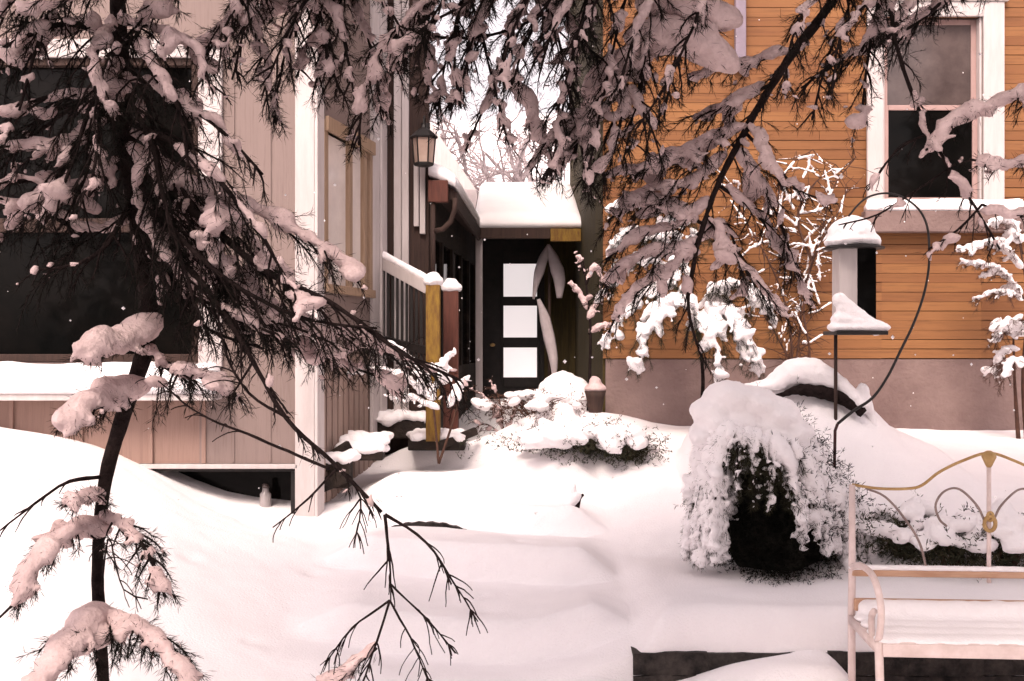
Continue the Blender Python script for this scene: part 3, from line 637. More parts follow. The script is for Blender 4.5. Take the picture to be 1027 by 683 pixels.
while x < 5.5:
    w = rng.uniform(.3, .55); rough_block(mb, x, x + w - .001, WALLY + rng.uniform(-.002, .012), WALLY + .22, .097, .196 + rng.uniform(-.006, .004)); x += w
mb.box(WALLX, WALLX + .2, WALLY + .22, 6.4, -.15, .19)
mb.build('stone_course', M['stone'], rw)

# ------------------------------------------------------------------ garden bench
by, bxc = 4.70, 1.97
bn = thing('garden_bench', 'pale pink metal garden bench with a curved brass back at the lower right', 'bench', (bxc, by - .25, 0))
ca, sa = math.cos(R(4)), math.sin(R(4))
def bl(x, y, z): return np.array([bxc + x * ca + y * sa, by - x * sa + y * ca, z])   # local to garden
def blp(pts): return [bl(*p) for p in pts]
for s in (-1, 1):
    mb = MB(); mb.tube(blp([(s * .555, 0, .0), (s * .555, .01, .45), (s * .555, 0, .64), (s * .555, .0, 1.0)]), [.015, .016, .015, .013], 8); mb.build('rear_leg', M['bench'], bn, True)
    mb = MB(); mb.tube(blp([(s * .555, -.49, .0), (s * .555, -.46, .3), (s * .555, -.44, .46)]), .016, 8)
    mb.bar(bl(s * .555, 0, .44), bl(s * .555, -.45, .44), .03, .035); mb.build('front_leg', M['bench'], bn, True)
    mb = MB(); mb.tube(smooth_path(blp([(s * .555, .0, .66), (s * .55, -.15, .69), (s * .545, -.32, .68), (s * .545, -.43, .60), (s * .55, -.44, .5), (s * .555, -.40, .44), (s * .555, -.34, .46), (s * .555, -.33, .53), (s * .555, -.37, .56)]), .02), .0135, 8)
    mb.build('arm', M['bench'], bn, True)
arch = [(-.555, 0, 1.0), (-.45, 0, .985), (-.33, 0, .985), (-.27, 0, 1.0), (-.2, 0, 1.055), (-.1, 0, 1.105), (0, 0, 1.135), (.1, 0, 1.105), (.2, 0, 1.055), (.27, 0, 1.0), (.33, 0, .985), (.45, 0, .985), (.555, 0, 1.0)]
MB().tube(smooth_path(blp(arch), .015), .006, 8).build('back_arch', M['brass'], bn, True)
for s in (-1, 1):
    MB().tube(smooth_path(blp([(s * .02, 0, .86), (s * .05, 0, .92), (s * .12, 0, .985), (s * .18, 0, .975), (s * .215, 0, .92), (s * .20, 0, .86), (s * .17, 0, .83)]), .01), .005, 6).build('scroll', M['scroll'], bn, True)
    MB().tube(smooth_path(blp([(s * .50, 0, .985), (s * .42, 0, .95), (s * .34, 0, .86), (s * .28, 0, .76), (s * .25, 0, .64)]), .02), .005, 6).build('scroll', M['scroll'], bn, True)
MB().tube(blp([(0, 0, .60), (0, 0, 1.12)]), .009, 8).build('back_spindle', M['bench'], bn, True)
MB().lathe(bl(0, 0, 1.075), [(.008, 0), (.014, .01), (.03, .045), (.026, .06), (.008, .07)], 12).build('finial', M['brass'], bn, True)
th = np.linspace(0, 2 * math.pi, 17)
MB().tube([bl(.022 * math.cos(a), -.012, .845 + .03 * math.sin(a)) for a in th], .009, 6).tube([bl(.012 * math.cos(a), -.016, .875 + .018 * math.sin(a)) for a in th], .006, 6).build('rosette', M['brass'], bn, True)
mb = MB(); mb.bar(bl(-.56, 0, .634), bl(.6, 0, .634), .03, .028); lr = mb.build('back_rail', M['bench_orange'], bn, bevel=.006)
mb = MB(); n = 40
snow_lumps('snow', [(bl(-.54 + 1.12 * t, 0, .656), (1, 0, 0), .035, .022, .012) for t in np.linspace(0, 1, 50)], lr, M['snow'], .007, .004)
st = MB()
for i in range(5): st.bar(bl(-.545, -.06 - i * .088, .452), bl(.58, -.06 - i * .088, .452), .08, .022)
sto = st.build('seat', M['bench'], bn, bevel=.004)
MB().bar(bl(-.545, -.455, .435), bl(.58, -.455, .435), .02, .05).build('seat_rail', M['bench'], bn, bevel=.004)
MB().bar(bl(-.55, -.015, .505), bl(.59, -.015, .505), .03, .05).build('lower_rail', M['bench_orange'], bn, bevel=.005)
snow_lumps('snow', [(bl(-.5 + 1.06 * t, -.06 + rng.normal(0, .006), .50), (1, 0, 0), .045, .05, .038) for t in np.linspace(0, 1, 40)] + [(bl(-.52 + 1.09 * t, -.10 - .1 * k + rng.normal(0, .004), .468 - .002 * k), (1, 0, 0), .05, .06, .018) for t in np.linspace(0, 1, 40) for k in range(4)], sto, M['snow'], .009, .004, sm=10)

# ------------------------------------------------------------------ bird feeder and hook
FY = 7.0; fx = X_(856, FY)
bf = thing('bird_feeder', 'white bird feeder with a snow domed roof on a thin pole before the orange wall', 'bird feeder', (fx, FY, tz1(fx, FY + .02)))
MB().tube([(X_(839, FY), FY + .02, tz1(fx, FY) - .3), (X_(839, FY), FY + .02, Z_(334, FY))], .011, 8).build('pole', M['brown'], bf, True)
rx = .185; zr = Z_(250, FY)
MB().lathe((fx, FY, zr), [(.04, .06), (rx, .01), (rx, 0), (.05, -.002)], 24).build('roof', M['black'], bf, False)
snow_lumps('snow_dome', [((fx, FY, zr + .05), (1, 0, 0), rx * .98, rx * .98, .06), ((fx - .01, FY, zr + .09), (1, 0, 0), rx * .85, rx * .85, .085), ((fx - .02, FY, zr + .11), (1, 0, 0), rx * .6, rx * .6, .085), ((fx - .01, FY, zr + .115), (1, 0, 0), rx * .75, rx * .75, .09)], bf, M['snow'], .009, .016)
zt_ = Z_(334, FY)
MB().box(X_(838, FY), X_(856, FY), FY - .08, FY + .08, zt_ + .03, zr).build('seed_panel', M['white'], bf, bevel=.004)
MB().box(X_(856.5, FY), X_(875, FY), FY - .075, FY + .08, zt_ + .03, zr).build('seed_tube', M['glass'], bf, bevel=.004)
MB().box(X_(832, FY), X_(883, FY), FY - .15, FY + .15, zt_ - .012, zt_ + .012).build('tray', M['black'], bf, bevel=.003)
bl_ = []
for t in np.linspace(0, 1, 12): bl_.append(((X_(838, FY) + (X_(874, FY) - X_(838, FY)) * t, FY - .085, zt_ + .03 + .17 * (1 - t) ** 1.2 ), (1, 0, -.5), .045, .05, .05)); bl_.append(((X_(838, FY) + (X_(876, FY) - X_(838, FY)) * t, FY - .09, zt_ + .03 + .06 * (1 - t) ), (1, 0, -.5), .045, .055, .05))
for t in np.linspace(0, 1, 9): bl_.append(((X_(833, FY) + (X_(880, FY) - X_(833, FY)) * t, FY - .09, zt_ + .035), (1, 0, 0), .05, .075, .028))
for t in np.linspace(0, 1, 6): bl_.append(((X_(836, FY) + .12 * t, FY - .1, zt_ + .06 + .025 * (1 - t)), (1, 0, 0), .045, .05, .04))
for t in np.linspace(0, 1, 6): bl_.append(((X_(840, FY) + .07 * t, FY - .1, zt_ + .10 + .05 * (1 - t)), (1, 0, 0), .04, .035, .045))
snow_lumps('tray_snow', bl_, bf, M['snow'], .008, .006)
KY = 6.72
hk = thing('plant_hook', 'thin dark curved garden hook arching over the bird feeder', 'hook', (X_(837, KY), KY, .85))
arc = smooth_path([P(*q, KY) for q in ((840, 425), (856, 412), (875, 399), (890, 378), (903, 352), (916, 325), (926, 297), (931, 272), (932, 250), (930, 228), (923, 212), (911, 201), (898, 195), (884, 194), (870, 198), (860, 206), (851, 217))], .02)
MB().tube(arc, np.linspace(.009, .006, len(arc)), 8).build('arc', M['black'], hk, True)
MB().tube([P(837, 500, KY), P(837, 462, KY), P(837.5, 432, KY), P(840, 425, KY)], .009, 8).build('stake', M['red_metal'], hk, True)

# ------------------------------------------------------------------ log on the ridge
lgc = P(822, 392, 7.25)
lg = thing('log', 'dark fallen log poking out of the snow ridge with snow along its top', 'log', tuple(lgc))
pth = smooth_path([P(752, 398, 7.22), P(780, 397, 7.2), P(800, 391, 7.12), P(828, 394, 7.08), P(850, 402, 7.04), P(866, 415, 7.0)], .02)
MB().tube(pth, np.interp(np.linspace(0, 1, len(pth)), [0, .3, .55, .85, 1], [.008, .018, .045, .045, .03]) * (1 + rng.normal(0, .08, len(pth))), 9).build('trunk', M['bark'], lg, True)
bl_ = []
for t in np.linspace(0, 1, 50):
    c = pth[int(t * (len(pth) - 1))]; hgt = np.interp(t, [0, .3, .45, .6, .8, .95, 1], [.04, .09, .17, .17, .10, .04, .03])
    bl_.append((c + np.array([-.01, .06, .035 + hgt * .45]), (1, 0, -.15), .06, .10, hgt * .55)); bl_.append((c + np.array([-.01, .2, hgt * .4]), (1, 0, -.15), .09, .16, hgt * .6 + .02))
for t in np.linspace(0, 1, 8): bl_.append((P(866 + 14 * t, 392 + 46 * t, 7.10), (.4, 0, -1), .06, .035, .030 * (1 - .6 * t) + .01))
snow_lumps('snow', bl_, lg, M['snow'], .012, .02)

# ------------------------------------------------------------------ shrubs
def PB(*pp): return [P(a, b_, c) for a, b_, c in pp]
def sprigs(mb, centers, n_per, spread, ln=.035, wd=.004, needles_per=12, tl=.09):
    c = np.asarray(centers, float); n = len(c) * n_per
    p = np.repeat(c, n_per, 0) + rng.normal(0, 1, (n, 3)) * spread
    d = rng.normal(0, 1, (n, 3)); d[:, 2] += -.1; d /= np.linalg.norm(d, axis=1)[:, None]
    t = rng.uniform(0, tl, (n, needles_per)); b = p[:, None] + d[:, None] * t[:, :, None]
    nd_ = d[:, None] * .7 + rng.normal(0, .6, (n, needles_per, 3)); needles(mb, b.reshape(-1, 3), nd_.reshape(-1, 3), ln, wd)

# big evergreen under a drape of snow
scx, scy = X_(778, 6.1), 6.12
sz = tz1(scx, scy)
sh = thing('evergreen_shrub', 'dark evergreen shrub under a heavy drape of snow behind the low wall', 'shrub', (scx, scy, sz))
mb = MB()
for i in range(7):
    a = i * .9; top = (scx + .22 * math.cos(a), scy + .15 * math.sin(a), sz + rng.uniform(.5, .85)); mb.tube(smooth_path([(scx + .04 * math.cos(a), scy + .04 * math.sin(a), sz - .1), (scx + .12 * math.cos(a), scy + .1 * math.sin(a), sz + .35), top], .05), [*np.linspace(.025, .008, len(smooth_path([(scx + .04 * math.cos(a), scy + .04 * math.sin(a), sz - .1), (scx + .12 * math.cos(a), scy + .1 * math.sin(a), sz + .35), top], .05)))], 6)
mb.build('stems', M['bark'], sh, True)
cen = []
while len(cen) < 420:
    p = rng.uniform(-1, 1, 3)
    if p[0] ** 2 + p[1] ** 2 + max(0, p[2]) ** 2 < 1:
        w = 1.0 - .62 * max(0, p[2]); cen.append((scx + .02 + p[0] * .36 * w, scy + p[1] * .36 * w, sz + .38 + p[2] * .42))
mb = MB(); sprigs(mb, cen, 16, .05, .034, .004, 14, .10); mb.build('foliage', M['needle'], sh)
core = MB(); core.lathe((scx + .03, scy + .10, sz), [(.2, -.1), (.27, .1), (.24, .4), (.14, .65), (.04, .74)], 9); core.build('inner_foliage', M['needle'], sh, True)
bl_ = []
def drape(px, py, Y, a, ra, rb, rc): bl_.append((P(px, py, Y), a, ra, rb, rc))
for px, py, r in ((715, 415, .11), (735, 400, .13), (755, 404, .13), (775, 415, .13), (792, 435, .12), (808, 455, .11), (822, 478, .10), (838, 490, .08), (708, 435, .08)):
    drape(px, py, 6.05, (1, 0, -.2), r * 1.2, r * 1.6, r * .8)
for px, py, r in ((722, 425, .07), (745, 424, .08), (766, 430, .08), (784, 442, .08), (800, 458, .07), (815, 474, .07), (705, 440, .06)): drape(px, py, 5.95, (1, 0, -.3), r * 1.3, r * 1.4, r * .9)
snow_lumps('snow_cap', bl_, sh, M['snow'], .012, .016, .008, sm=8)
WP = dict(tw=.15, step=.036, snow=1., droop=.9, sr=1.85, nd=.5, main_snow=1., wide=1.5, sm='snow', needle='olive_needle', nl=.02, t0=.12, voxel=.010)
for k in range(15):   # left skirt of drooping stems
    e = 690 + k * 3.4 + rng.normal(0, 3); t_ = 735 + k * 1.5; Yk = 5.80 + .22 * abs(1 - k / 7); yb = 556 + rng.normal(0, 8) if k < 11 else 520 + rng.normal(0, 14)
    bough(sh, PB((t_ + 8, 432, 6.0), (t_ - (t_ - e) * .55, 440 + rng.normal(0, 4), Yk + .03), (e + (t_ - e) * .12, 495, Yk - .02), (e, yb, Yk)), .007, .002, **WP)
for k in range(18):   # right skirt, sloping down towards the bench
    e = 806 + k * 3.7 + rng.normal(0, 3); t_ = 762 + k * 3.0; Yk = 5.78 + .012 * k; yb = 528 + k * 2.8 + rng.normal(0, 8)
    bough(sh, PB((t_ - 4, 438 + k * 2, 6.0), (t_ + (e - t_) * .5, 452 + k * 2.2, Yk + .02), (e - (e - t_) * .1, 500 + k * 1.5, Yk - .02), (e, yb, Yk)), .007, .002, **WP)
for k in range(11):   # shorter sprays over the dark front
    t_ = 733 + k * 6; L = 44 + 16 * math.sin(k * 2.1) + rng.uniform(-6, 8); bough(sh, PB((t_, 424 + k * 1.6, 5.98), (t_ + rng.normal(0, 3), 436 + k * 1.8, 5.79), (t_ + rng.normal(2, 4), 436 + k * 1.8 + L, 5.77)), .006, .002, **{**WP, 'sr': 1.05, 'nd': 1.2, 'snow': .7})

def low_shrub(label, cx, cy, rx, rz, snow_n, group=None, lumps=1.0, tone='olive_needle', name='low_shrub', dens=60, cover=1.0, stems=18):
    z = tz1(cx, cy); o = thing(name, label, 'shrub', (cx, cy, z), group)
    mb = MB()
    for i in range(stems):
        a = rng.uniform(0, 2 * math.pi); rr = rng.uniform(.5, 1.05)
        q = smooth_path([(cx, cy, z - .08), (cx + rx * .5 * rr * math.cos(a), cy + rx * .4 * rr * math.sin(a), z + rz * rng.uniform(.4, .7)), (cx + rx * rr * math.cos(a), cy + rx * .7 * rr * math.sin(a), z + rz * rng.uniform(.3, 1.0))], .04); mb.tube(q, np.linspace(.007, .002, len(q)), 4)
    mb.build('stems', M['dry'], o)
    cen = [(cx + rng.normal(0, .42) * rx, cy + rng.normal(0, .35) * rx, z + rng.uniform(.05, .62) * rz) for i in range(dens)]
    mb = MB(); sprigs(mb, cen, 9, .045, .03, .006, 9, .07); mb.build('foliage', M[tone], o)
    b_ = []
    for i in range(snow_n):
        a = rng.uniform(0, 2 * math.pi); rr = math.sqrt(rng.uniform(0, 1)) * cover; s = rng.uniform(.035, .075) * lumps
        b_.append(((cx + rx * rr * math.cos(a), cy + rx * .7 * rr * math.sin(a) - .02, z + rz * (1.0 - .55 * rr ** 2) * rng.uniform(.8, 1.05)), (rng.normal(), rng.normal(), -.25), s * 1.4, s, s * .65))
    snow_lumps('snow', b_, o, M['snow'], .011, .025, .008)
    return o
low_shrub('low leafy shrub spreading beside the path with snow pads on its twigs', X_(580, 8.05), 8.05, .52, .16, 46, dens=120, lumps=1.3)
low_shrub('sparse twiggy shrub half swallowed by the snowbank right of the path', X_(535, 8.7), 8.7, .42, .15, 24, lumps=1.0, dens=50, tone='dry')
low_shrub('dark clump of wet leaves under the lip of the snowbank', X_(628, 7.95), 7.95, .2, .16, 9, dens=60)
low_shrub('small round bush fully capped with snow at the porch foot', X_(567, 9.3), 9.3, .18, .20, 1, name='snowy_bush', dens=4, stems=5)
sbm = [x for x in bpy.data.objects if x.name.startswith('snowy_bush')][0]
c = np.array(sbm.location)
snow_lumps('snow_cap', [(c + np.array([0, 0, .16]), (1, 0, 0), .25, .21, .19), (c + np.array([-.02, 0, .22]), (1, 0, 0), .17, .17, .16)], sbm, M['snow'], .012, .03, sm=10)
px_, py_ = X_(597, 8.8), 8.8
pot = thing('garden_urn', 'small dark urn with a cone of snow next to the round snowy bush', 'urn', (px_, py_, tz1(px_, py_)))
zz = tz1(px_, py_); zt2 = Z_(392, 8.8)
MB().lathe((px_, py_, zz - .05), [(.05, 0), (.05, .05), (.07, zt2 - zz), (.085, zt2 - zz + .05), (.05, zt2 - zz + .05)], 14).build('urn_body', M['brown'], pot, True)
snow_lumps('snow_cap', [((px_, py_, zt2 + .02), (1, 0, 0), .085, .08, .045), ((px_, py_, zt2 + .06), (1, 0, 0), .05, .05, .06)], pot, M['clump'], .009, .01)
for px, Y, lb, w, h, n in ((905, 5.9, 'low dark shrub with wet leaves under snow, left of the bench back spindle', .26, .30, 24), (955, 5.75, 'snow lumped shrub showing between the bench scrolls', .22, .26, 30), (1010, 5.7, 'broad leaved shrub with snow pillows at the right edge behind the bench', .26, .30, 40)):
    low_shrub(lb, X_(px, Y), Y, w, h, n, 'shrubs behind the bench', dens=70, lumps=.9)

sx_, sy_ = X_(577, 7.1), 7.1; sz_ = tz1(sx_, sy_)
sk_ = thing('broken_stalk', 'short broken stalk with a pointed snow cap alone on the snowy path', 'stalk', (sx_, sy_, sz_))
MB().tube([(sx_, sy_, sz_ - .05), (sx_ + .02, sy_, sz_ + .05), (sx_ + .05, sy_ - .01, sz_ + .075)], [.02, .018, .008], 7).build('stem', M['bark'], sk_, True)
snow_lumps('snow_cap', [((sx_, sy_ - .01, sz_ + .05), (1, 0, 1), .05, .03, .03), ((sx_ - .01, sy_, sz_ + .10), (.1, 0, 1), .05, .018, .018), ((sx_ - .03, sy_, sz_ + .02), (1, 0, .3), .05, .04, .03)], sk_, M['snow'], .007, .008)

def branch_shrub(name, label, cat, base, stem, paths, group=None, **kw):
    o = thing(name, label, cat, tuple(base)); mb = MB()
    for s_ in stem:
        q = smooth_path(s_, .04); mb.tube(q, np.linspace(kw.get('sr0', .018), .006, len(q)), 6)
    kw.pop('sr0', None)
    mb.build('trunk', M[kw.get('bark', 'bark')], o, True)
    for p in paths: bough(o, p, **kw)
    return o
# weeping shrub at the orange wall
Y = 8.35
branch_shrub('weeping_shrub', 'weeping shrub before the orange wall, arched branches bent under thick snow', 'shrub', P(700, 440, Y),
    [[P(700, 445, Y), P(705, 380, Y), P(698, 320, Y), P(692, 275, Y)]],
    [[P(696, 300, Y), P(665, 285, Y - .1), P(630, 310, Y - .2), P(606, 345, Y - .25)], [P(694, 285, Y), P(660, 262, Y), P(628, 262, Y), P(600, 300, Y)], [P(698, 300, Y), P(670, 300, Y - .3), P(650, 330, Y - .4), P(640, 365, Y - .4)],
     [P(700, 310, Y), P(730, 285, Y - .2), P(760, 295, Y - .3), P(778, 325, Y - .3)], [P(700, 320, Y), P(725, 310, Y - .3), P(748, 340, Y - .4), P(762, 372, Y - .4)], [P(698, 320, Y), P(712, 320, Y - .4), P(718, 350, Y - .5), P(722, 380, Y - .5)],
     [P(692, 280, Y), P(665, 240, Y), P(630, 232, Y - .1), P(612, 250, Y - .1)], [P(692, 275, Y), P(672, 215, Y), P(640, 200, Y - .1), P(615, 208, Y - .1)]],
    r0=.012, tw=.32, step=.05, snow=.95, droop=.7, sr=1.75, nd=1.0, sm='snow', main_snow=.85, nl=.03, wide=1.15, voxel=.012, needle='olive_needle')
Y = 8.9
branch_shrub('snowy_sapling', 'small stalky plant lumped with snow against the olive wall', 'shrub', P(590, 410, Y), [[P(590, 412, Y), P(592, 330, Y), P(585, 262, Y)]],
    [[P(590, 320, Y), P(600, 300, Y), P(612, 295, Y)], [P(590, 310, Y), P(578, 290, Y), P(572, 285, Y)], [P(588, 285, Y), P(596, 268, Y), P(606, 285, Y)], [P(586, 275, Y), P(582, 262, Y), P(580, 258, Y)], [P(590, 335, Y), P(606, 325, Y), P(614, 330, Y)]],
    r0=.01, tw=.14, step=.06, snow=.9, droop=.4, sr=1.5, nd=.4, main_snow=1.0, bare=True, sr0=.014)
# shrub at the pale house corner, in front of the posts
Y = 8.1
branch_shrub('snowy_bush', 'twiggy bush with snow lumps in front of the stair posts', 'shrub', P(440, 460, Y), [[P(440, 465, Y), P(436, 420, Y), P(432, 385, Y)], [P(440, 465, Y), P(455, 420, Y), P(460, 390, Y)]],
    [[P(436, 400, Y), P(425, 375, Y), P(410, 365, Y)], [P(436, 400, Y), P(442, 370, Y), P(455, 352, Y)], [P(450, 410, Y), P(462, 385, Y), P(470, 380, Y)], [P(436, 410, Y), P(415, 400, Y), P(392, 396, Y)], [P(434, 390, Y), P(400, 350, Y), P(372, 345, Y)], [P(436, 400, Y), P(395, 375, Y), P(350, 372, Y)]],
    r0=.008, tw=.16, step=.05, snow=.9, droop=.35, sr=1.9, nd=.4, main_snow=.9, bark='dry', bare=True, sr0=.01, sm='snow')
Y = 8.9
branch_shrub('snowy_bush', 'thin brown stalks with snow leaning across the path end by the porch', 'shrub', P(510, 450, Y), [[P(510, 452, Y), P(505, 430, Y), P(498, 408, Y)]],
    [[P(505, 432, Y), P(490, 402, Y), P(470, 388, Y)], [P(505, 432, Y), P(500, 398, Y), P(490, 380, Y)], [P(506, 435, Y), P(520, 405, Y), P(540, 398, Y)], [P(506, 438, Y), P(485, 425, Y), P(465, 440, Y)], [P(506, 435, Y), P(530, 420, Y), P(550, 425, Y)], [P(506, 435, Y), P(545, 425, Y), P(575, 445, Y)]],
    r0=.006, tw=.2, step=.05, snow=.7, droop=.5, sr=1.0, nd=.5, main_snow=.7, bark='dry', bare=True, sr0=.01)
# vine on the wall
Y = 8.80
vn = thing('climbing_vine', 'leafless climbing vine dotted with snow on the orange wall left of the window', 'vine', tuple(P(800, 430, Y)))
mb = MB(); bl_ = []
stems = [[(795, 425), (798, 370), (803, 320), (800, 270), (785, 240), (765, 200)], [(802, 425), (812, 360), (806, 310), (815, 260), (840, 215), (850, 190)], [(790, 425), (794, 350), (786, 300), (770, 260), (745, 215), (735, 180)], [(806, 420), (800, 380), (775, 330), (755, 300)], [(803, 300), (822, 240), (835, 190), (858, 158)], [(800, 280), (780, 215), (790, 170), (815, 150)], [(815, 265), (800, 220), (812, 190), (838, 165)]]
for s_ in stems:
    q = smooth_path([P(a, b_, Y + rng.normal(0, .03)) for a, b_ in s_], .03); mb.tube(q, np.linspace(.012, .004, len(q)), 5)
    for i in range(4, len(q)):
        for _ in range(2):
            if rng.uniform() < .75:
                d = rng.normal(0, 1, 3) * np.array([1, .25, .9]); L = rng.uniform(.06, .26); e = q[i] + unit(d) * L; mid = (q[i] + e) / 2 + rng.normal(0, .015, 3); e[1] = min(e[1], 8.93); mid[1] = min(mid[1], 8.93); mb.tube([q[i], mid, e], [.004, .003, .0015], 4)
                if q[i][2] > 1.75 or rng.uniform() < .2:
                    if rng.uniform() < .6:
                        s1 = rng.uniform(.006, .015)
                        for f_ in np.linspace(.25, 1, max(3, int(L / .025))): bl_.append((q[i] + (mid - q[i]) * 2 * f_ + np.array([0, -.008, s1 * .5]) if f_ < .5 else mid + (e - mid) * (2 * f_ - 1) + np.array([0, -.008, s1 * .5]), e - q[i], s1 * 1.5, s1 * rng.uniform(.7, 1.1), s1 * .8))
mb.build('stems', M['dry'], vn); snow_lumps('snow', bl_, vn, M['snow'], .009, .014)
# bush at the right edge
Y = 8.5
branch_shrub('corner_shrub', 'tall shrub with pinkish twigs and snowy leaves at the right edge of the orange wall', 'shrub', P(1030, 450, Y), [[P(1030, 450, Y), P(1026, 380, Y), P(1030, 300, Y), P(1022, 240, Y)], [P(1022, 450, Y), P(1018, 390, Y), P(1016, 330, Y)]],
    [[P(1028, 300, Y), P(1000, 270, Y), P(965, 262, Y)], [P(1026, 270, Y), P(1000, 245, Y), P(960, 250, Y)], [P(1026, 300, Y), P(1002, 292, Y), P(978, 300, Y)], [P(1020, 340, Y), P(1005, 325, Y), P(998, 345, Y)], [P(1020, 350, Y), P(1006, 352, Y), P(996, 375, Y)], [P(1020, 340, Y), P(1012, 320, Y - .2), P(1004, 330, Y - .2)], [P(1020, 360, Y), P(1012, 365, Y - .2), P(1004, 385, Y - .2)], [P(1026, 255, Y), P(1015, 225, Y), P(990, 222, Y)]],
    r0=.009, tw=.22, step=.038, snow=.75, droop=.45, sr=1.5, nd=.9, main_snow=.9, bark='dry', needle='dry', sm='snow')

# ------------------------------------------------------------------ conifers in the foreground
ST = dict(tw=.32, step=.058, snow=.5, droop=.6, sr=1.1, nd=.5, sub=.024)
lt = thing('spruce_tree', 'thin dark spruce with a bent trunk on the left, boughs sagging with snow', 'tree', (*P(115, 900, 3.0)[:2], 0.0))
Y = 3.0
tp = [P(118, -520, Y), P(112, -300, Y), P(116, -60, Y), P(121, 60, Y), P(128, 150, Y), P(142, 250, Y), P(148, 335, Y), P(124, 415, Y), P(106, 480, Y), P(98, 560, Y), P(101, 640, Y), P(108, 760, Y), P(112, 960, Y)]
q = smooth_path(tp, .03); MB().tube(q, np.interp(np.linspace(0, 1, len(q)), [0, .3, .45, .58, .7, .85, 1], [.006, .018, .027, .024, .0165, .016, .03]) * (1 + rng.normal(0, .035, len(q))), 10).build('trunk', M['bark'], lt, True)
# boughs with heavy snow
bough(lt, PB((128, 150, 3.0), (180, 185, 2.95), (250, 208, 2.9), (320, 245, 2.85), (356, 272, 2.85)), .012, .003, **{**ST, 'snow': .6, 'sr': 1.25, 'main_snow': 1.0, 'wide': 1.3})
bough(lt, PB((130, 165, 3.0), (200, 215, 2.9), (270, 272, 2.8), (330, 300, 2.75), (400, 350, 2.7), (462, 378, 2.7)), .013, .003, **{**ST, 'tw': .30, 'main_snow': .35, 'snow': .35})
bough(lt, PB((135, 200, 3.0), (210, 260, 3.05), (290, 320, 3.1), (370, 345, 3.1), (440, 375, 3.15)), .010, .003, **{**ST, 'snow': .7, 'main_snow': .8, 'sr': 1.2})
bough(lt, PB((140, 235, 3.0), (190, 268, 2.85), (240, 335, 2.75), (290, 420, 2.7), (340, 468, 2.65), (386, 516, 2.65)), .009, .004, **{**ST, 'tw': .16, 'snow': .1, 'main_snow': .05, 'step': .06, 'nd': .3})
def twig(pp, r=.004, **k): bough(lt, PB(*pp), r, .0016, **{**dict(tw=.115, step=.020, snow=.0, droop=.45, nd=.6, main_snow=0., t0=.32, bare=True, sub=.5), **k})
twig(((386, 516, 2.65), (390, 560, 2.65), (391, 602, 2.65)), .0048, t0=.2, step=.05)
twig(((391, 602, 2.65), (352, 632, 2.65), (326, 668, 2.65)), .003)
twig(((391, 602, 2.65), (378, 645, 2.65), (360, 700, 2.65)), .0036)
twig(((391, 602, 2.65), (412, 640, 2.65), (432, 690, 2.65)), .003)
twig(((391, 585, 2.65), (425, 618, 2.65), (456, 655, 2.65)), .003)
twig(((386, 516, 2.65), (428, 543, 2.65), (456, 585, 2.65), (478, 622, 2.65)), .004)
twig(((340, 468, 2.65), (310, 500, 2.65), (275, 530, 2.65)), .0035, step=.06)
twig(((340, 468, 2.65), (362, 500, 2.65), (356, 545, 2.65)), .003)
twig(((290, 420, 2.7), (250, 395, 2.7), (225, 350, 2.7), (215, 290, 2.75)), .004, step=.07, nd=.3)
twig(((330, 470, 2.65), (260, 440, 2.7), (200, 415, 2.75), (150, 375, 2.9)), .004, step=.08, nd=.2)
bough(lt, PB((378, 650, 2.65), (350, 672, 2.65), (318, 690, 2.65)), .003, .002, tw=.06, step=.02, snow=.9, droop=.4, sr=1.1, main_snow=1.0, nd=.6)
# left side
bough(lt, PB((128, 160, 3.0), (80, 190, 2.95), (30, 182, 2.9), (-50, 205, 2.9)), .012, .003, **{**ST, 'main_snow': .8, 'snow': .6})
bough(lt, PB((125, 110, 3.0), (70, 140, 2.9), (10, 150, 2.9), (-50, 165, 2.9)), .010, .003, **{**ST, 'tw': .28})
bough(lt, PB((135, 215, 3.0), (90, 232, 2.95), (40, 210, 2.9), (-40, 190, 2.9)), .011, .003, **{**ST, 'snow': .3})
bough(lt, PB((121, 40, 3.0), (70, 25, 2.9), (20, 40, 2.85), (-40, 70, 2.85)), .010, .003, **{**ST, 'tw': .3})
bough(lt, PB((118, 0, 3.0), (70, -20, 2.9), (40, 40, 2.8), (20, 110, 2.8)), .009, .003, **{**ST, 'tw': .2, 'snow': .4})
bough(lt, PB((119, 20, 3.0), (160, 30, 2.9), (195, 50, 2.85), (215, 95, 2.8)), .009, .003, **{**ST, 'tw': .24, 'snow': .5})
bough(lt, PB((122, 70, 3.0), (165, 95, 2.85), (215, 125, 2.8), (262, 175, 2.8)), .009, .003, **{**ST, 'tw': .22, 'snow': .25, 'main_snow': .3})
bough(lt, PB((122, 90, 3.0), (150, 140, 2.85), (165, 200, 2.8), (190, 280, 2.75), (205, 335, 2.75)), .009, .003, **{**ST, 'tw': .24, 'snow': .2, 'droop': .6})
bough(lt, PB((130, 180, 3.0), (150, 230, 2.9), (190, 280, 2.85), (240, 320, 2.8), (290, 345, 2.8)), .010, .003, **{**ST, 'tw': .26, 'snow': .15})
bough(lt, PB((130, 150, 3.0), (165, 190, 3.1), (190, 230, 3.2), (200, 280, 3.2)), .009, .003, **{**ST, 'tw': .26, 'snow': .45, 'droop': .7})
bough(lt, PB((147, 330, 3.0), (128, 345, 2.9), (98, 350, 2.8), (85, 362, 2.75)), .008, .003, tw=.10, step=.03, snow=1., droop=.3, sr=1.7, main_snow=1.0, wide=1.6, nd=.7)
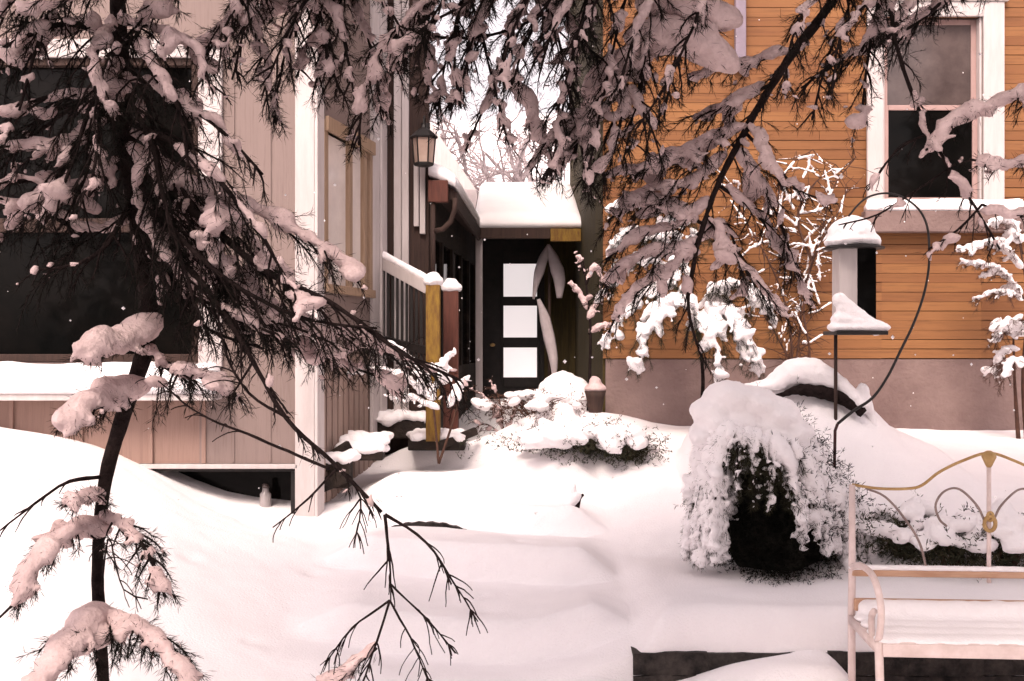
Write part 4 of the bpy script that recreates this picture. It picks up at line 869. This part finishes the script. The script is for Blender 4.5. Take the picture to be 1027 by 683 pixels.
bough(lt, PB((135, 395, 3.0), (110, 395, 2.9), (80, 410, 2.8), (64, 430, 2.75)), .007, .003, tw=.12, step=.03, snow=1., droop=.6, sr=1.5, main_snow=1.0, wide=1.5, nd=1.0)
bough(lt, PB((146, 350, 3.0), (175, 374, 2.9), (215, 378, 2.8), (236, 400, 2.8)), .007, .003, tw=.16, step=.03, snow=.6, droop=.9, sr=1.0, main_snow=1.0, nd=1.0)
bough(lt, PB((97, 530, 3.0), (70, 535, 2.85), (38, 560, 2.75), (20, 600, 2.7)), .009, .003, tw=.14, step=.028, snow=.9, droop=.7, sr=1.25, main_snow=1.0, wide=1.6)
bough(lt, PB((98, 520, 3.0), (128, 530, 2.9), (150, 560, 2.8), (165, 600, 2.75)), .008, .003, tw=.12, step=.028, snow=.5, droop=.5, sr=1.0, main_snow=.9)
bough(lt, PB((99, 500, 3.0), (85, 496, 2.85), (65, 510, 2.8)), .006, .003, tw=.1, step=.03, snow=1., droop=.4, sr=1.3, main_snow=1.0)
bough(lt, PB((100, 615, 3.0), (80, 640, 2.85), (50, 670, 2.75), (30, 720, 2.7)), .009, .003, tw=.16, step=.03, snow=1., droop=.5, sr=1.5, main_snow=1.0, wide=1.6)
bough(lt, PB((101, 620, 3.0), (135, 632, 2.85), (168, 655, 2.75), (200, 705, 2.7)), .009, .003, tw=.17, step=.028, snow=.9, droop=.5, sr=1.2, main_snow=1.0, wide=1.4)
twig(((104, 478, 3.0), (70, 483, 2.9), (35, 505, 2.85), (-10, 540, 2.8)), .006, t0=.3, step=.07, nd=.2)
twig(((20, 600, 2.7), (0, 620, 2.7), (-20, 640, 2.7)), .004, t0=.3, step=.05, nd=.5)
twig(((100, 600, 3.0), (110, 540, 2.8), (125, 590, 2.75), (150, 600, 2.75)), .003, t0=.3, step=.06, nd=.2)
for pp, k in ((((124, 100, 3.0), (80, 95, 2.9), (35, 100, 2.85), (-30, 120, 2.8)), dict(tw=.3, snow=.3)), (((122, 60, 3.0), (90, 110, 2.85), (70, 170, 2.8), (45, 225, 2.8)), dict(tw=.26, snow=.3)),
              (((132, 200, 3.0), (110, 240, 2.85), (80, 262, 2.8), (30, 270, 2.8)), dict(tw=.16, snow=.1, nd=.4)), (((124, 120, 3.0), (190, 150, 2.8), (250, 215, 2.75), (300, 300, 2.7)), dict(tw=.26, snow=.1)),
              (((130, 170, 3.0), (180, 240, 2.8), (240, 290, 2.75), (310, 322, 2.7), (380, 330, 2.7)), dict(tw=.28, snow=.1)), (((136, 220, 3.0), (170, 290, 2.9), (210, 330, 2.9), (265, 350, 2.9)), dict(tw=.2, snow=.1)),
              (((119, 30, 3.0), (150, 60, 2.8), (180, 110, 2.75), (190, 170, 2.75)), dict(tw=.26, snow=.2)), (((118, 10, 3.0), (95, 60, 2.8), (100, 130, 2.75), (90, 200, 2.75)), dict(tw=.24, snow=.3)),
              (((140, 240, 3.0), (200, 270, 3.1), (270, 330, 3.2), (330, 360, 3.2), (400, 385, 3.2)), dict(tw=.24, snow=.7, sr=1.2, main_snow=.9)), (((116, -30, 3.0), (60, -20, 2.9), (0, 10, 2.9), (-40, 40, 2.9)), dict(tw=.3, snow=.7, main_snow=.9))):
    bough(lt, PB(*pp), .009, .003, **{**ST, 'main_snow': .3, **k})
for pp, k in ((((124, 80, 3.0), (100, 120, 2.95), (85, 180, 2.9), (60, 230, 2.9)), dict(tw=.26)), (((126, 120, 3.0), (160, 160, 2.95), (200, 220, 2.9), (225, 300, 2.9)), dict(tw=.26)), (((121, 50, 3.0), (150, 110, 3.05), (160, 190, 3.1), (170, 260, 3.1)), dict(tw=.28)),
              (((124, 90, 3.0), (70, 110, 3.05), (20, 150, 3.1), (-30, 210, 3.1)), dict(tw=.28)), (((140, 240, 3.0), (180, 290, 2.95), (230, 310, 2.9), (300, 330, 2.9), (350, 350, 2.9)), dict(tw=.22)), (((130, 150, 3.0), (190, 180, 3.1), (240, 230, 3.15), (290, 290, 3.2)), dict(tw=.26))):
    bough(lt, PB(*pp), .008, .002, **{**ST, 'snow': .2, 'main_snow': .2, 'nd': .45, **k})
# boughs above the picture: the rest of the crown
for k in range(13):
    z = 2.75 + k * .10; a = k * 2.4; L = .95 - .05 * k; b0 = np.array([-1.04, 3.0, z]); e = np.array([math.cos(a), math.sin(a) * .7, 0])
    if math.sin(a) < -.6: L *= .7
    bough(lt, [b0, b0 + e * L * .5 + np.array([0, 0, .03]), b0 + e * L + np.array([0, 0, -.2])], .011, .003, tw=.26, step=.06, snow=.6, droop=.4, sr=1.3, main_snow=.9, nd=.6)

# tall spruce right of the frame: its boughs reach over the whole top of the picture
rt = thing('spruce_tree', 'tall spruce whose snow laden boughs hang across the top from the right', 'tree', (3.1, 3.4, 0))
q = smooth_path([(3.1, 3.4, -.2), (3.08, 3.4, 1.5), (3.02, 3.42, 3.0), (2.95, 3.4, 4.6), (2.9, 3.4, 6.2)], .06); MB().tube(q, np.linspace(.15, .03, len(q)) * (1 + rng.normal(0, .03, len(q))), 14).build('trunk', M['bark'], rt, True)
TR = lambda z: (3.05, 3.4, z)
RT = dict(tw=.26, step=.042, snow=.55, droop=.5, sr=1.15, nd=1.0)
def rb_(z, pp, r0=.016, **k):
    p3 = PB(*pp); e = p3[0]; s_ = np.array(TR(z)); lead = [s_, s_ * .5 + e * .5 + np.array([0, 0, .18])]
    L1 = np.linalg.norm(e - s_); L2 = sum(np.linalg.norm(p3[i + 1] - p3[i]) for i in range(len(p3) - 1))
    return bough(rt, lead + p3, r0 * 1.3, .003, **{**RT, 't0': .9 * L1 / (L1 + L2), **k})
Y = 3.4
# big diagonal bough
rb_(3.3, ((880, -80, Y), (832, 0, Y), (790, 55, Y), (748, 125, Y), (716, 190, Y), (697, 250, Y), (690, 300, Y), (704, 352, Y)), .033, tw=.24, snow=.35, main_snow=.0, step=.07, nd=.8)
def rs(pp, r=.008, **k): return bough(rt, PB(*pp), r, .002, **{**RT, 't0': .12, **k})
rs(((792, 50, Y), (755, 62, Y), (715, 70, Y), (690, 78, Y)), .006, tw=.14, main_snow=.8)
rs(((772, 85, Y), (730, 105, Y + .05), (700, 118, Y + .1)), .006, tw=.21, snow=.8, main_snow=1., sr=1.15, wide=1.2, nd=.9, droop=.6)
rs(((748, 125, Y), (715, 140, Y), (690, 150, Y), (665, 155, Y)), .006, tw=.21, snow=.8, main_snow=1., sr=1.15, wide=1.2, nd=.9, droop=.6)
rs(((718, 175, Y), (690, 165, Y), (650, 168, Y), (606, 176, Y)), .006, tw=.21, snow=.8, main_snow=1., sr=1.15, wide=1.2, nd=.9, droop=.6)
rs(((705, 225, Y), (670, 205, Y), (635, 205, Y), (612, 220, Y)), .006, tw=.21, snow=.8, main_snow=1., sr=1.15, wide=1.2, nd=.9, droop=.6)
rs(((745, 130, Y), (775, 160, Y - .05), (800, 190, Y - .1), (840, 205, Y - .1)), .006, tw=.12, snow=.2, main_snow=.2, nd=.4)
rs(((748, 125, Y), (768, 150, Y - .1), (785, 190, Y - .15)), .005, tw=.1, snow=.2, main_snow=.3, nd=.5)
rs(((720, 185, Y), (760, 215, Y + .1), (795, 265, Y + .1), (815, 300, Y + .1)), .006, tw=.20, snow=.7, main_snow=.8, sr=1.05, nd=.7, droop=.6)
rs(((708, 215, Y), (735, 255, Y), (760, 285, Y), (790, 320, Y)), .006, tw=.20, snow=.7, main_snow=.8, sr=1.05, nd=.7, droop=.6)
rs(((695, 255, Y), (660, 250, Y), (630, 262, Y), (606, 285, Y)), .006, tw=.21, snow=.8, main_snow=1., sr=1.15, wide=1.2, nd=.9, droop=.6)
rs(((700, 235, Y), (725, 225, Y + .1), (740, 260, Y + .1), (745, 300, Y + .1)), .006, tw=.20, snow=.7, main_snow=.8, sr=1.05, nd=.7, droop=.6)
for pp in (((725, 160, 3.4), (690, 185, 3.4), (655, 190, 3.4), (622, 205, 3.4)), ((712, 200, 3.4), (680, 225, 3.4), (645, 235, 3.4), (608, 262, 3.4)), ((700, 240, 3.4), (670, 270, 3.4), (640, 290, 3.4), (612, 322, 3.4)), ((735, 145, 3.4), (765, 185, 3.45), (785, 230, 3.45), (800, 275, 3.45))):
    rs(pp, .006, tw=.16, snow=.85, main_snow=1., sr=1.05, wide=1.25, nd=.7, droop=.55)
# boughs in front of the window
rb_(3.2, ((905, -70, 3.2), (900, 20, 3.1), (922, 95, 3.1), (958, 165, 3.1), (985, 205, 3.1), (1008, 245, 3.1)), .013, tw=.16, snow=.35, main_snow=.2, step=.05, nd=.5)
rb_(3.15, ((880, -60, 3.3), (850, 10, 3.25), (830, 60, 3.25), (815, 120, 3.25)), .012, tw=.24, snow=.35, main_snow=.3)
rb_(3.25, ((930, -60, 3.3), (885, 0, 3.25), (872, 60, 3.25), (866, 120, 3.25)), .012, tw=.22, snow=.5, main_snow=.3)
rb_(3.25, ((1000, -60, 3.4), (940, 10, 3.3), (895, 40, 3.3), (850, 60, 3.3), (805, 90, 3.3)), .012, tw=.24, snow=.3, main_snow=.2)
rb_(2.9, ((1120, 60, 3.2), (1060, 80, 3.1), (1010, 100, 3.05), (965, 115, 3.05), (930, 150, 3.05)), .010, tw=.16, snow=1., main_snow=.7, sr=1.5, wide=1.2, nd=.9)
rb_(2.7, ((1110, 130, 3.2), (1060, 150, 3.1), (1010, 165, 3.05), (970, 160, 3.05)), .008, tw=.14, snow=.9, main_snow=.6, sr=1.3, wide=1.0, nd=.8)
rs(((958, 165, 3.1), (920, 190, 3.1), (880, 215, 3.1), (840, 225, 3.1)), .004, tw=.10, snow=.1, main_snow=.1, nd=.15, step=.06)
rs(((985, 205, 3.1), (960, 230, 3.1), (930, 250, 3.1)), .004, tw=.12, snow=.2, main_snow=.2, nd=.15, step=.05)
rs(((940, 130, 3.1), (900, 150, 3.1), (870, 190, 3.1)), .004, tw=.10, snow=.1, main_snow=.1, nd=.15, step=.05)
rs(((985, 205, 3.1), (1010, 215, 3.1), (1040, 210, 3.1)), .004, tw=.10, snow=.2, main_snow=.4, nd=.2, step=.05)
# top middle
rb_(3.2, ((760, -90, 3.4), (690, -20, 3.3), (655, 40, 3.25), (628, 85, 3.2), (585, 140, 3.2), (548, 180, 3.2)), .015, tw=.28, snow=.8, main_snow=.8, sr=1.5, wide=1.4)
rs(((655, 40, 3.25), (690, 45, 3.2), (720, 60, 3.2)), .006, tw=.12, snow=1., main_snow=1., sr=1.9, wide=2.2, nd=.6)
rs(((665, 10, 3.25), (690, 10, 3.2), (715, 25, 3.2)), .006, tw=.12, snow=1., main_snow=1., sr=1.9, wide=2.2, nd=.6)
rs(((640, 65, 3.25), (612, 75, 3.3), (590, 95, 3.3)), .006, tw=.14, snow=1., main_snow=1., sr=1.8, wide=1.8, nd=.6)
rs(((628, 85, 3.2), (650, 120, 3.15), (665, 160, 3.15)), .006, tw=.16, snow=.5, main_snow=.4, nd=.9)
rs(((628, 85, 3.2), (620, 130, 3.15), (600, 175, 3.15)), .006, tw=.20, snow=.5, main_snow=.4, nd=1.0)
rs(((610, 110, 3.2), (560, 130, 3.2), (530, 175, 3.2)), .006, tw=.18, snow=.4, main_snow=.4, nd=1.0)
rb_(3.5, ((720, -110, 3.5), (620, -40, 3.4), (540, 20, 3.3), (470, 40, 3.3), (400, 30, 3.3)), .013, tw=.28, snow=.5, main_snow=.5)
rb_(3.6, ((700, -120, 3.4), (580, -60, 3.3), (520, 20, 3.2), (500, 80, 3.2), (478, 130, 3.2), (468, 155, 3.2)), .010, tw=.14, snow=.8, main_snow=.8, sr=1.2)
rs(((502, 75, 3.2), (530, 100, 3.2), (545, 140, 3.2)), .005, tw=.12, snow=.9, main_snow=1., sr=1.5, nd=.6)
rb_(3.6, ((640, -120, 3.4), (560, -40, 3.3), (580, 30, 3.25), (610, 60, 3.2)), .010, tw=.24, snow=.5, main_snow=.5)
rb_(3.8, ((640, -160, 3.2), (500, -80, 3.1), (430, -10, 3.0), (385, 40, 3.0), (366, 90, 3.0), (362, 140, 3.0)), .010, tw=.20, snow=.7, main_snow=.7, sr=1.2)
rb_(3.8, ((600, -170, 3.2), (460, -100, 3.1), (350, -40, 3.0), (300, 20, 2.95), (268, 95, 2.95)), .010, tw=.22, snow=.6, main_snow=.6, sr=1.1)
rb_(3.9, ((600, -170, 3.3), (480, -90, 3.2), (420, -20, 3.2), (425, 40, 3.2), (440, 110, 3.2)), .010, tw=.22, snow=.8, main_snow=.8, sr=1.3)
rb_(3.9, ((560, -190, 3.3), (420, -110, 3.1), (280, -50, 3.0), (240, 10, 2.95), (205, 70, 2.95)), .010, tw=.24, snow=.6, main_snow=.7, sr=1.2)
rb_(3.8, ((560, -190, 3.3), (440, -90, 3.3), (350, -10, 3.3), (320, 30, 3.3), (300, 80, 3.3)), .010, tw=.24, snow=.9, main_snow=.9, sr=1.5)
rb_(3.7, ((600, -150, 3.5), (500, -60, 3.5), (440, 0, 3.5), (400, 60, 3.5), (392, 110, 3.5)), .010, tw=.24, snow=.9, main_snow=.9, sr=1.5)
for z_, pp, k in ((3.7, ((680, -120, 3.1), (560, -50, 3.0), (470, 0, 2.95), (420, 30, 2.9), (400, 60, 2.9)), dict(snow=.5)), (3.6, ((720, -110, 3.2), (620, -50, 3.1), (560, 0, 3.0), (530, 50, 2.95), (515, 95, 2.95)), dict(tw=.2, snow=.4)),
                 (3.9, ((560, -190, 3.1), (400, -120, 3.0), (230, -60, 2.9), (170, -10, 2.85), (130, 30, 2.85)), dict(snow=.9, main_snow=1., sr=1.6)), (3.9, ((520, -190, 3.1), (380, -110, 3.0), (200, -50, 2.8), (90, -10, 2.75), (20, 10, 2.75)), dict(snow=.9, main_snow=1., sr=1.6)),
                 (3.9, ((600, -170, 3.4), (480, -90, 3.35), (330, -20, 3.3), (240, 20, 3.25), (190, 40, 3.25)), dict(snow=.8, main_snow=.9, sr=1.5)), (3.8, ((640, -150, 3.2), (520, -80, 3.1), (470, -20, 3.05), (455, 50, 3.0), (462, 105, 3.0)), dict(tw=.16, snow=.5)),
                 (3.7, ((700, -120, 3.3), (600, -60, 3.2), (590, 0, 3.1), (575, 60, 3.05), (560, 110, 3.05)), dict(tw=.22, snow=.4)), (3.5, ((800, -100, 3.2), (720, -40, 3.1), (700, 20, 3.0), (672, 80, 2.95), (640, 130, 2.95)), dict(tw=.22, snow=.3)),
                 (3.3, ((880, -90, 3.1), (830, -20, 3.0), (800, 30, 2.95), (790, 90, 2.95)), dict(tw=.2, snow=.2)), (3.3, ((960, -80, 3.2), (900, -20, 3.1), (850, 30, 3.0), (840, 90, 3.0)), dict(tw=.24, snow=.3)),
                 (3.9, ((560, -170, 3.2), (420, -100, 3.1), (330, -30, 3.1), (330, 40, 3.05), (345, 90, 3.05)), dict(tw=.2, snow=.6))):
    rb_(z_, pp, .010, **k)
for k in range(26):
    px = 215 + k * 27 + rng.uniform(-12, 12); Yk = rng.uniform(2.9, 3.4); L = rng.uniform(50, 125) * (1 if px < 760 else .7); sg = rng.choice([-1, 1])
    pp = [(px + sg * 60, -70, Yk + .1), (px + sg * 25, -15, Yk), (px, L * .45, Yk - .05), (px - sg * 12, L, Yk - .08)]
    if 690 < px < 850: continue
    if 385 < px < 455: pp = [(a_, b_ if b_ < 0 else b_ * .7, c_) for a_, b_, c_ in pp]
    rb_(rng.uniform(3.4, 4.2), pp, .008, tw=rng.uniform(.14, .24), snow=rng.uniform(.3, .6), main_snow=.6, nd=.8, sr=1.15, wide=1.3)
for px, L, tw_ in ((468, 110, .16), (498, 150, .12), (556, 175, .18), (576, 185, .2), (600, 190, .22), (640, 170, .22)):
    Yk = rng.uniform(3.0, 3.4); sg = rng.choice([-1, 1]); rb_(rng.uniform(3.4, 4.0), [(px + sg * 55, -70, Yk + .1), (px + sg * 28, -10, Yk), (px + sg * 4, L * .5, Yk - .05), (px - sg * 14, L, Yk - .08)], .008, tw=tw_, snow=.7, main_snow=.8, nd=.7, sr=1.15, wide=1.2)
# crown above the picture
for k in range(16):
    z = 3.2 + k * .17; a = 2.2 + k * 2.4; L = 2.3 - .1 * k; b0 = np.array([3.0, 3.4, z]); e = np.array([math.cos(a), math.sin(a), 0])
    if math.sin(a) < -.5: L *= .6
    bough(rt, [b0, b0 + e * L * .5 + np.array([0, 0, .05]), b0 + e * L + np.array([0, 0, -.25])], .02, .004, tw=.4, step=.07, snow=.6, droop=.4, sr=1.5, main_snow=.9, nd=.5, voxel=.016)

# dense needle masses, out of view, added over both trees to shade the boughs
def crown(tree, c, r, n, m='needle'):
    cen = c + rng.uniform(-1, 1, (n, 3)) * np.array(r); mb = MB(); sprigs(mb, cen, 3, .06, .085, .018, 16, .22); mb.build('crown', M[m], tree)  # 'crown' here is an unseen needle mass added for shade
crown(lt, np.array([-1.2, 2.8, 4.1]), (1.3, 1.4, .75), 1500)
crown(rt, np.array([1.8, 2.9, 4.6]), (2.2, 1.9, .9), 2600)
def shade_spruce(x, y, h, r, label):
    o = thing('spruce_tree', label, 'tree', (x, y, 0), 'unseen spruces added for shade behind the viewpoint'); MB().tube([(x, y, -.2), (x, y, h * .5), (x, y, h)], [.16, .09, .02], 10).build('trunk', M['bark'], o, True)
    n = 900; t = rng.uniform(0, 1, n) ** 1.5; a = rng.uniform(0, 2 * math.pi, n); rr = r * (1 - t) * (.75 + .35 * np.sin(t * 60)) * rng.uniform(.7, 1, n)
    cen = np.stack([x + rr * np.cos(a), y + rr * np.sin(a), .5 + t * (h - .4) - rr * .25], 1); mb = MB(); sprigs(mb, cen, 2, .08, .16, .05, 14, .3)
    mb.build('foliage', M['needle'], o)
for x, y, h, r, lb in SHADE_SPRUCES: shade_spruce(x, y, h, r, lb)

# ------------------------------------------------------------------ trees and a house beyond
def far_tree(x, y, z, h, label):
    o = thing('bare_tree', label, 'tree', (x, y, z), 'frosted trees beyond the porch'); tr_ = MB(); cr = MB()
    def grow(mb, p, d, L, r, lv):
        n = 4; q = [p]; v = d
        for i in range(n): v = unit(v + rng.normal(0, .12, 3) + np.array([0, 0, .03])); q.append(q[-1] + v * L / n)
        mb.tube(q, np.linspace(r, r * .6, n + 1), 5 if lv < 2 else 3, False)
        if lv < 4:
            for i in range(4 if lv < 3 else 3): b = q[rng.integers(2, n + 1)]; grow(cr, b, unit(v + rng.normal(0, .6, 3)), L * rng.uniform(.5, .75), r * .55, lv + 1)
    grow(tr_, np.array([x, y, z - .3]), np.array([0, 0, 1.]), h * .45, h * .022, 0)
    tr_.build('trunk', M['frost'], o, True); cr.build('crown', M['frost'], o, True)
for x, y, h, lb in ((-2.2, 27, 8, 'leftmost frosted bare tree above the porch roof'), (-.2, 33, 9, 'frosted bare tree rising behind the middle of the porch roof'), (1.8, 30, 8.5, 'frosted bare tree beside the orange house corner, beyond the porch'), (.9, 42, 9, 'farthest frosted bare tree on the snowy hill')):
    far_tree(x, y, .5 + max(0, (y - 29.5) * .27), h, lb)
nh = thing('neighbour_house', 'pale neighbour gable with a steep snowy roof seen over the entry porch', 'house', (-3.0, 20, .5))
MB().box(-5.5, -1.0, 20, 26, .3, 4.4).build('wall', M['white'], nh)
MB().hexa([(-5.9, 19.6, 4.2), (-.62, 19.6, 4.2), (-.62, 26.4, 4.2), (-5.9, 26.4, 4.2)], [(-3.3, 19.6, 8.0), (-3.2, 19.6, 8.0), (-3.2, 26.4, 8.0), (-3.3, 26.4, 8.0)]).build('roof', M['white'], nh)

# ------------------------------------------------------------------ falling snow
n = 330; y = rng.uniform(3.2, 11.5, n); p = np.stack([(rng.uniform(-20, 1050, n) - 513.5) / F * y, y, EYE - (rng.uniform(-20, 520, n) - 341.5) / F * y], 1)
mb = MB(); OV = np.array([(1, 0, 0), (-1, 0, 0), (0, 1, 0), (0, -1, 0), (0, 0, 1), (0, 0, -1)], float); OF = np.array([(0, 2, 4), (2, 1, 4), (1, 3, 4), (3, 0, 4), (2, 0, 5), (1, 2, 5), (3, 1, 5), (0, 3, 5)])
for c in p: mb.add(c + OV * rng.uniform(.003, .0075) * rng.uniform(.8, 1.2, 3), OF)
fs = mb.build('falling_snow', M['snow'], None, True); fs['kind'] = 'stuff'; fs['label'] = 'scattered white snowflakes falling through the air'; fs['category'] = 'snow'

# ------------------------------------------------------------------ light, sky, camera
SUN_EL, SUN_AZ = 50, 196      # azimuth from +Y toward +X
w = bpy.data.worlds.new('World'); C.world = w; w.use_nodes = True; nt = w.node_tree
sky = nt.nodes.new('ShaderNodeTexSky'); sky.sky_type = 'NISHITA'; sky.sun_disc = False; sky.sun_elevation = R(SUN_EL); sky.sun_rotation = R(SUN_AZ); sky.air_density = 1.0; sky.dust_density = 4.0; sky.ozone_density = 1.0
hs = nt.nodes.new('ShaderNodeHueSaturation'); hs.inputs['Saturation'].default_value = .18
mx = nt.nodes.new('ShaderNodeMix'); mx.data_type = 'RGBA'; mx.blend_type = 'MULTIPLY'; mx.inputs['Factor'].default_value = 1; mx.inputs['B'].default_value = (1.0, .85, .84, 1)
bg = nt.nodes['Background']; bg.inputs['Strength'].default_value = .15
nt.links.new(sky.outputs[0], hs.inputs['Color']); nt.links.new(hs.outputs[0], mx.inputs['A']); nt.links.new(mx.outputs['Result'], bg.inputs['Color'])
sl_ = bpy.data.lights.new('sun', 'SUN'); sl_.energy = 1.2; sl_.angle = R(22); sl_.color = (1, .85, .70)
so2 = bpy.data.objects.new('sun', sl_); COL.objects.link(so2)
d = Vector((math.sin(R(SUN_AZ)) * math.cos(R(SUN_EL)), math.cos(R(SUN_AZ)) * math.cos(R(SUN_EL)), math.sin(R(SUN_EL))))
so2.rotation_euler = (-d).to_track_quat('-Z', 'Y').to_euler(); so2.location = d * 20
cam = bpy.data.cameras.new('camera'); cam.sensor_width = 36; cam.lens = 40; cam.clip_end = 600; cam.clip_start = .05
co = bpy.data.objects.new('camera', cam); COL.objects.link(co); co.location = (0, 0, EYE); co.rotation_euler = (R(90), 0, 0); C.camera = co
C.view_settings.view_transform = 'Standard'; C.view_settings.look = 'None'; C.view_settings.gamma = 1; C.view_settings.exposure = 1.26
C.view_settings.use_curve_mapping = False
C.cycles.max_bounces = 6; C.cycles.diffuse_bounces = 4; C.cycles.use_denoising = True
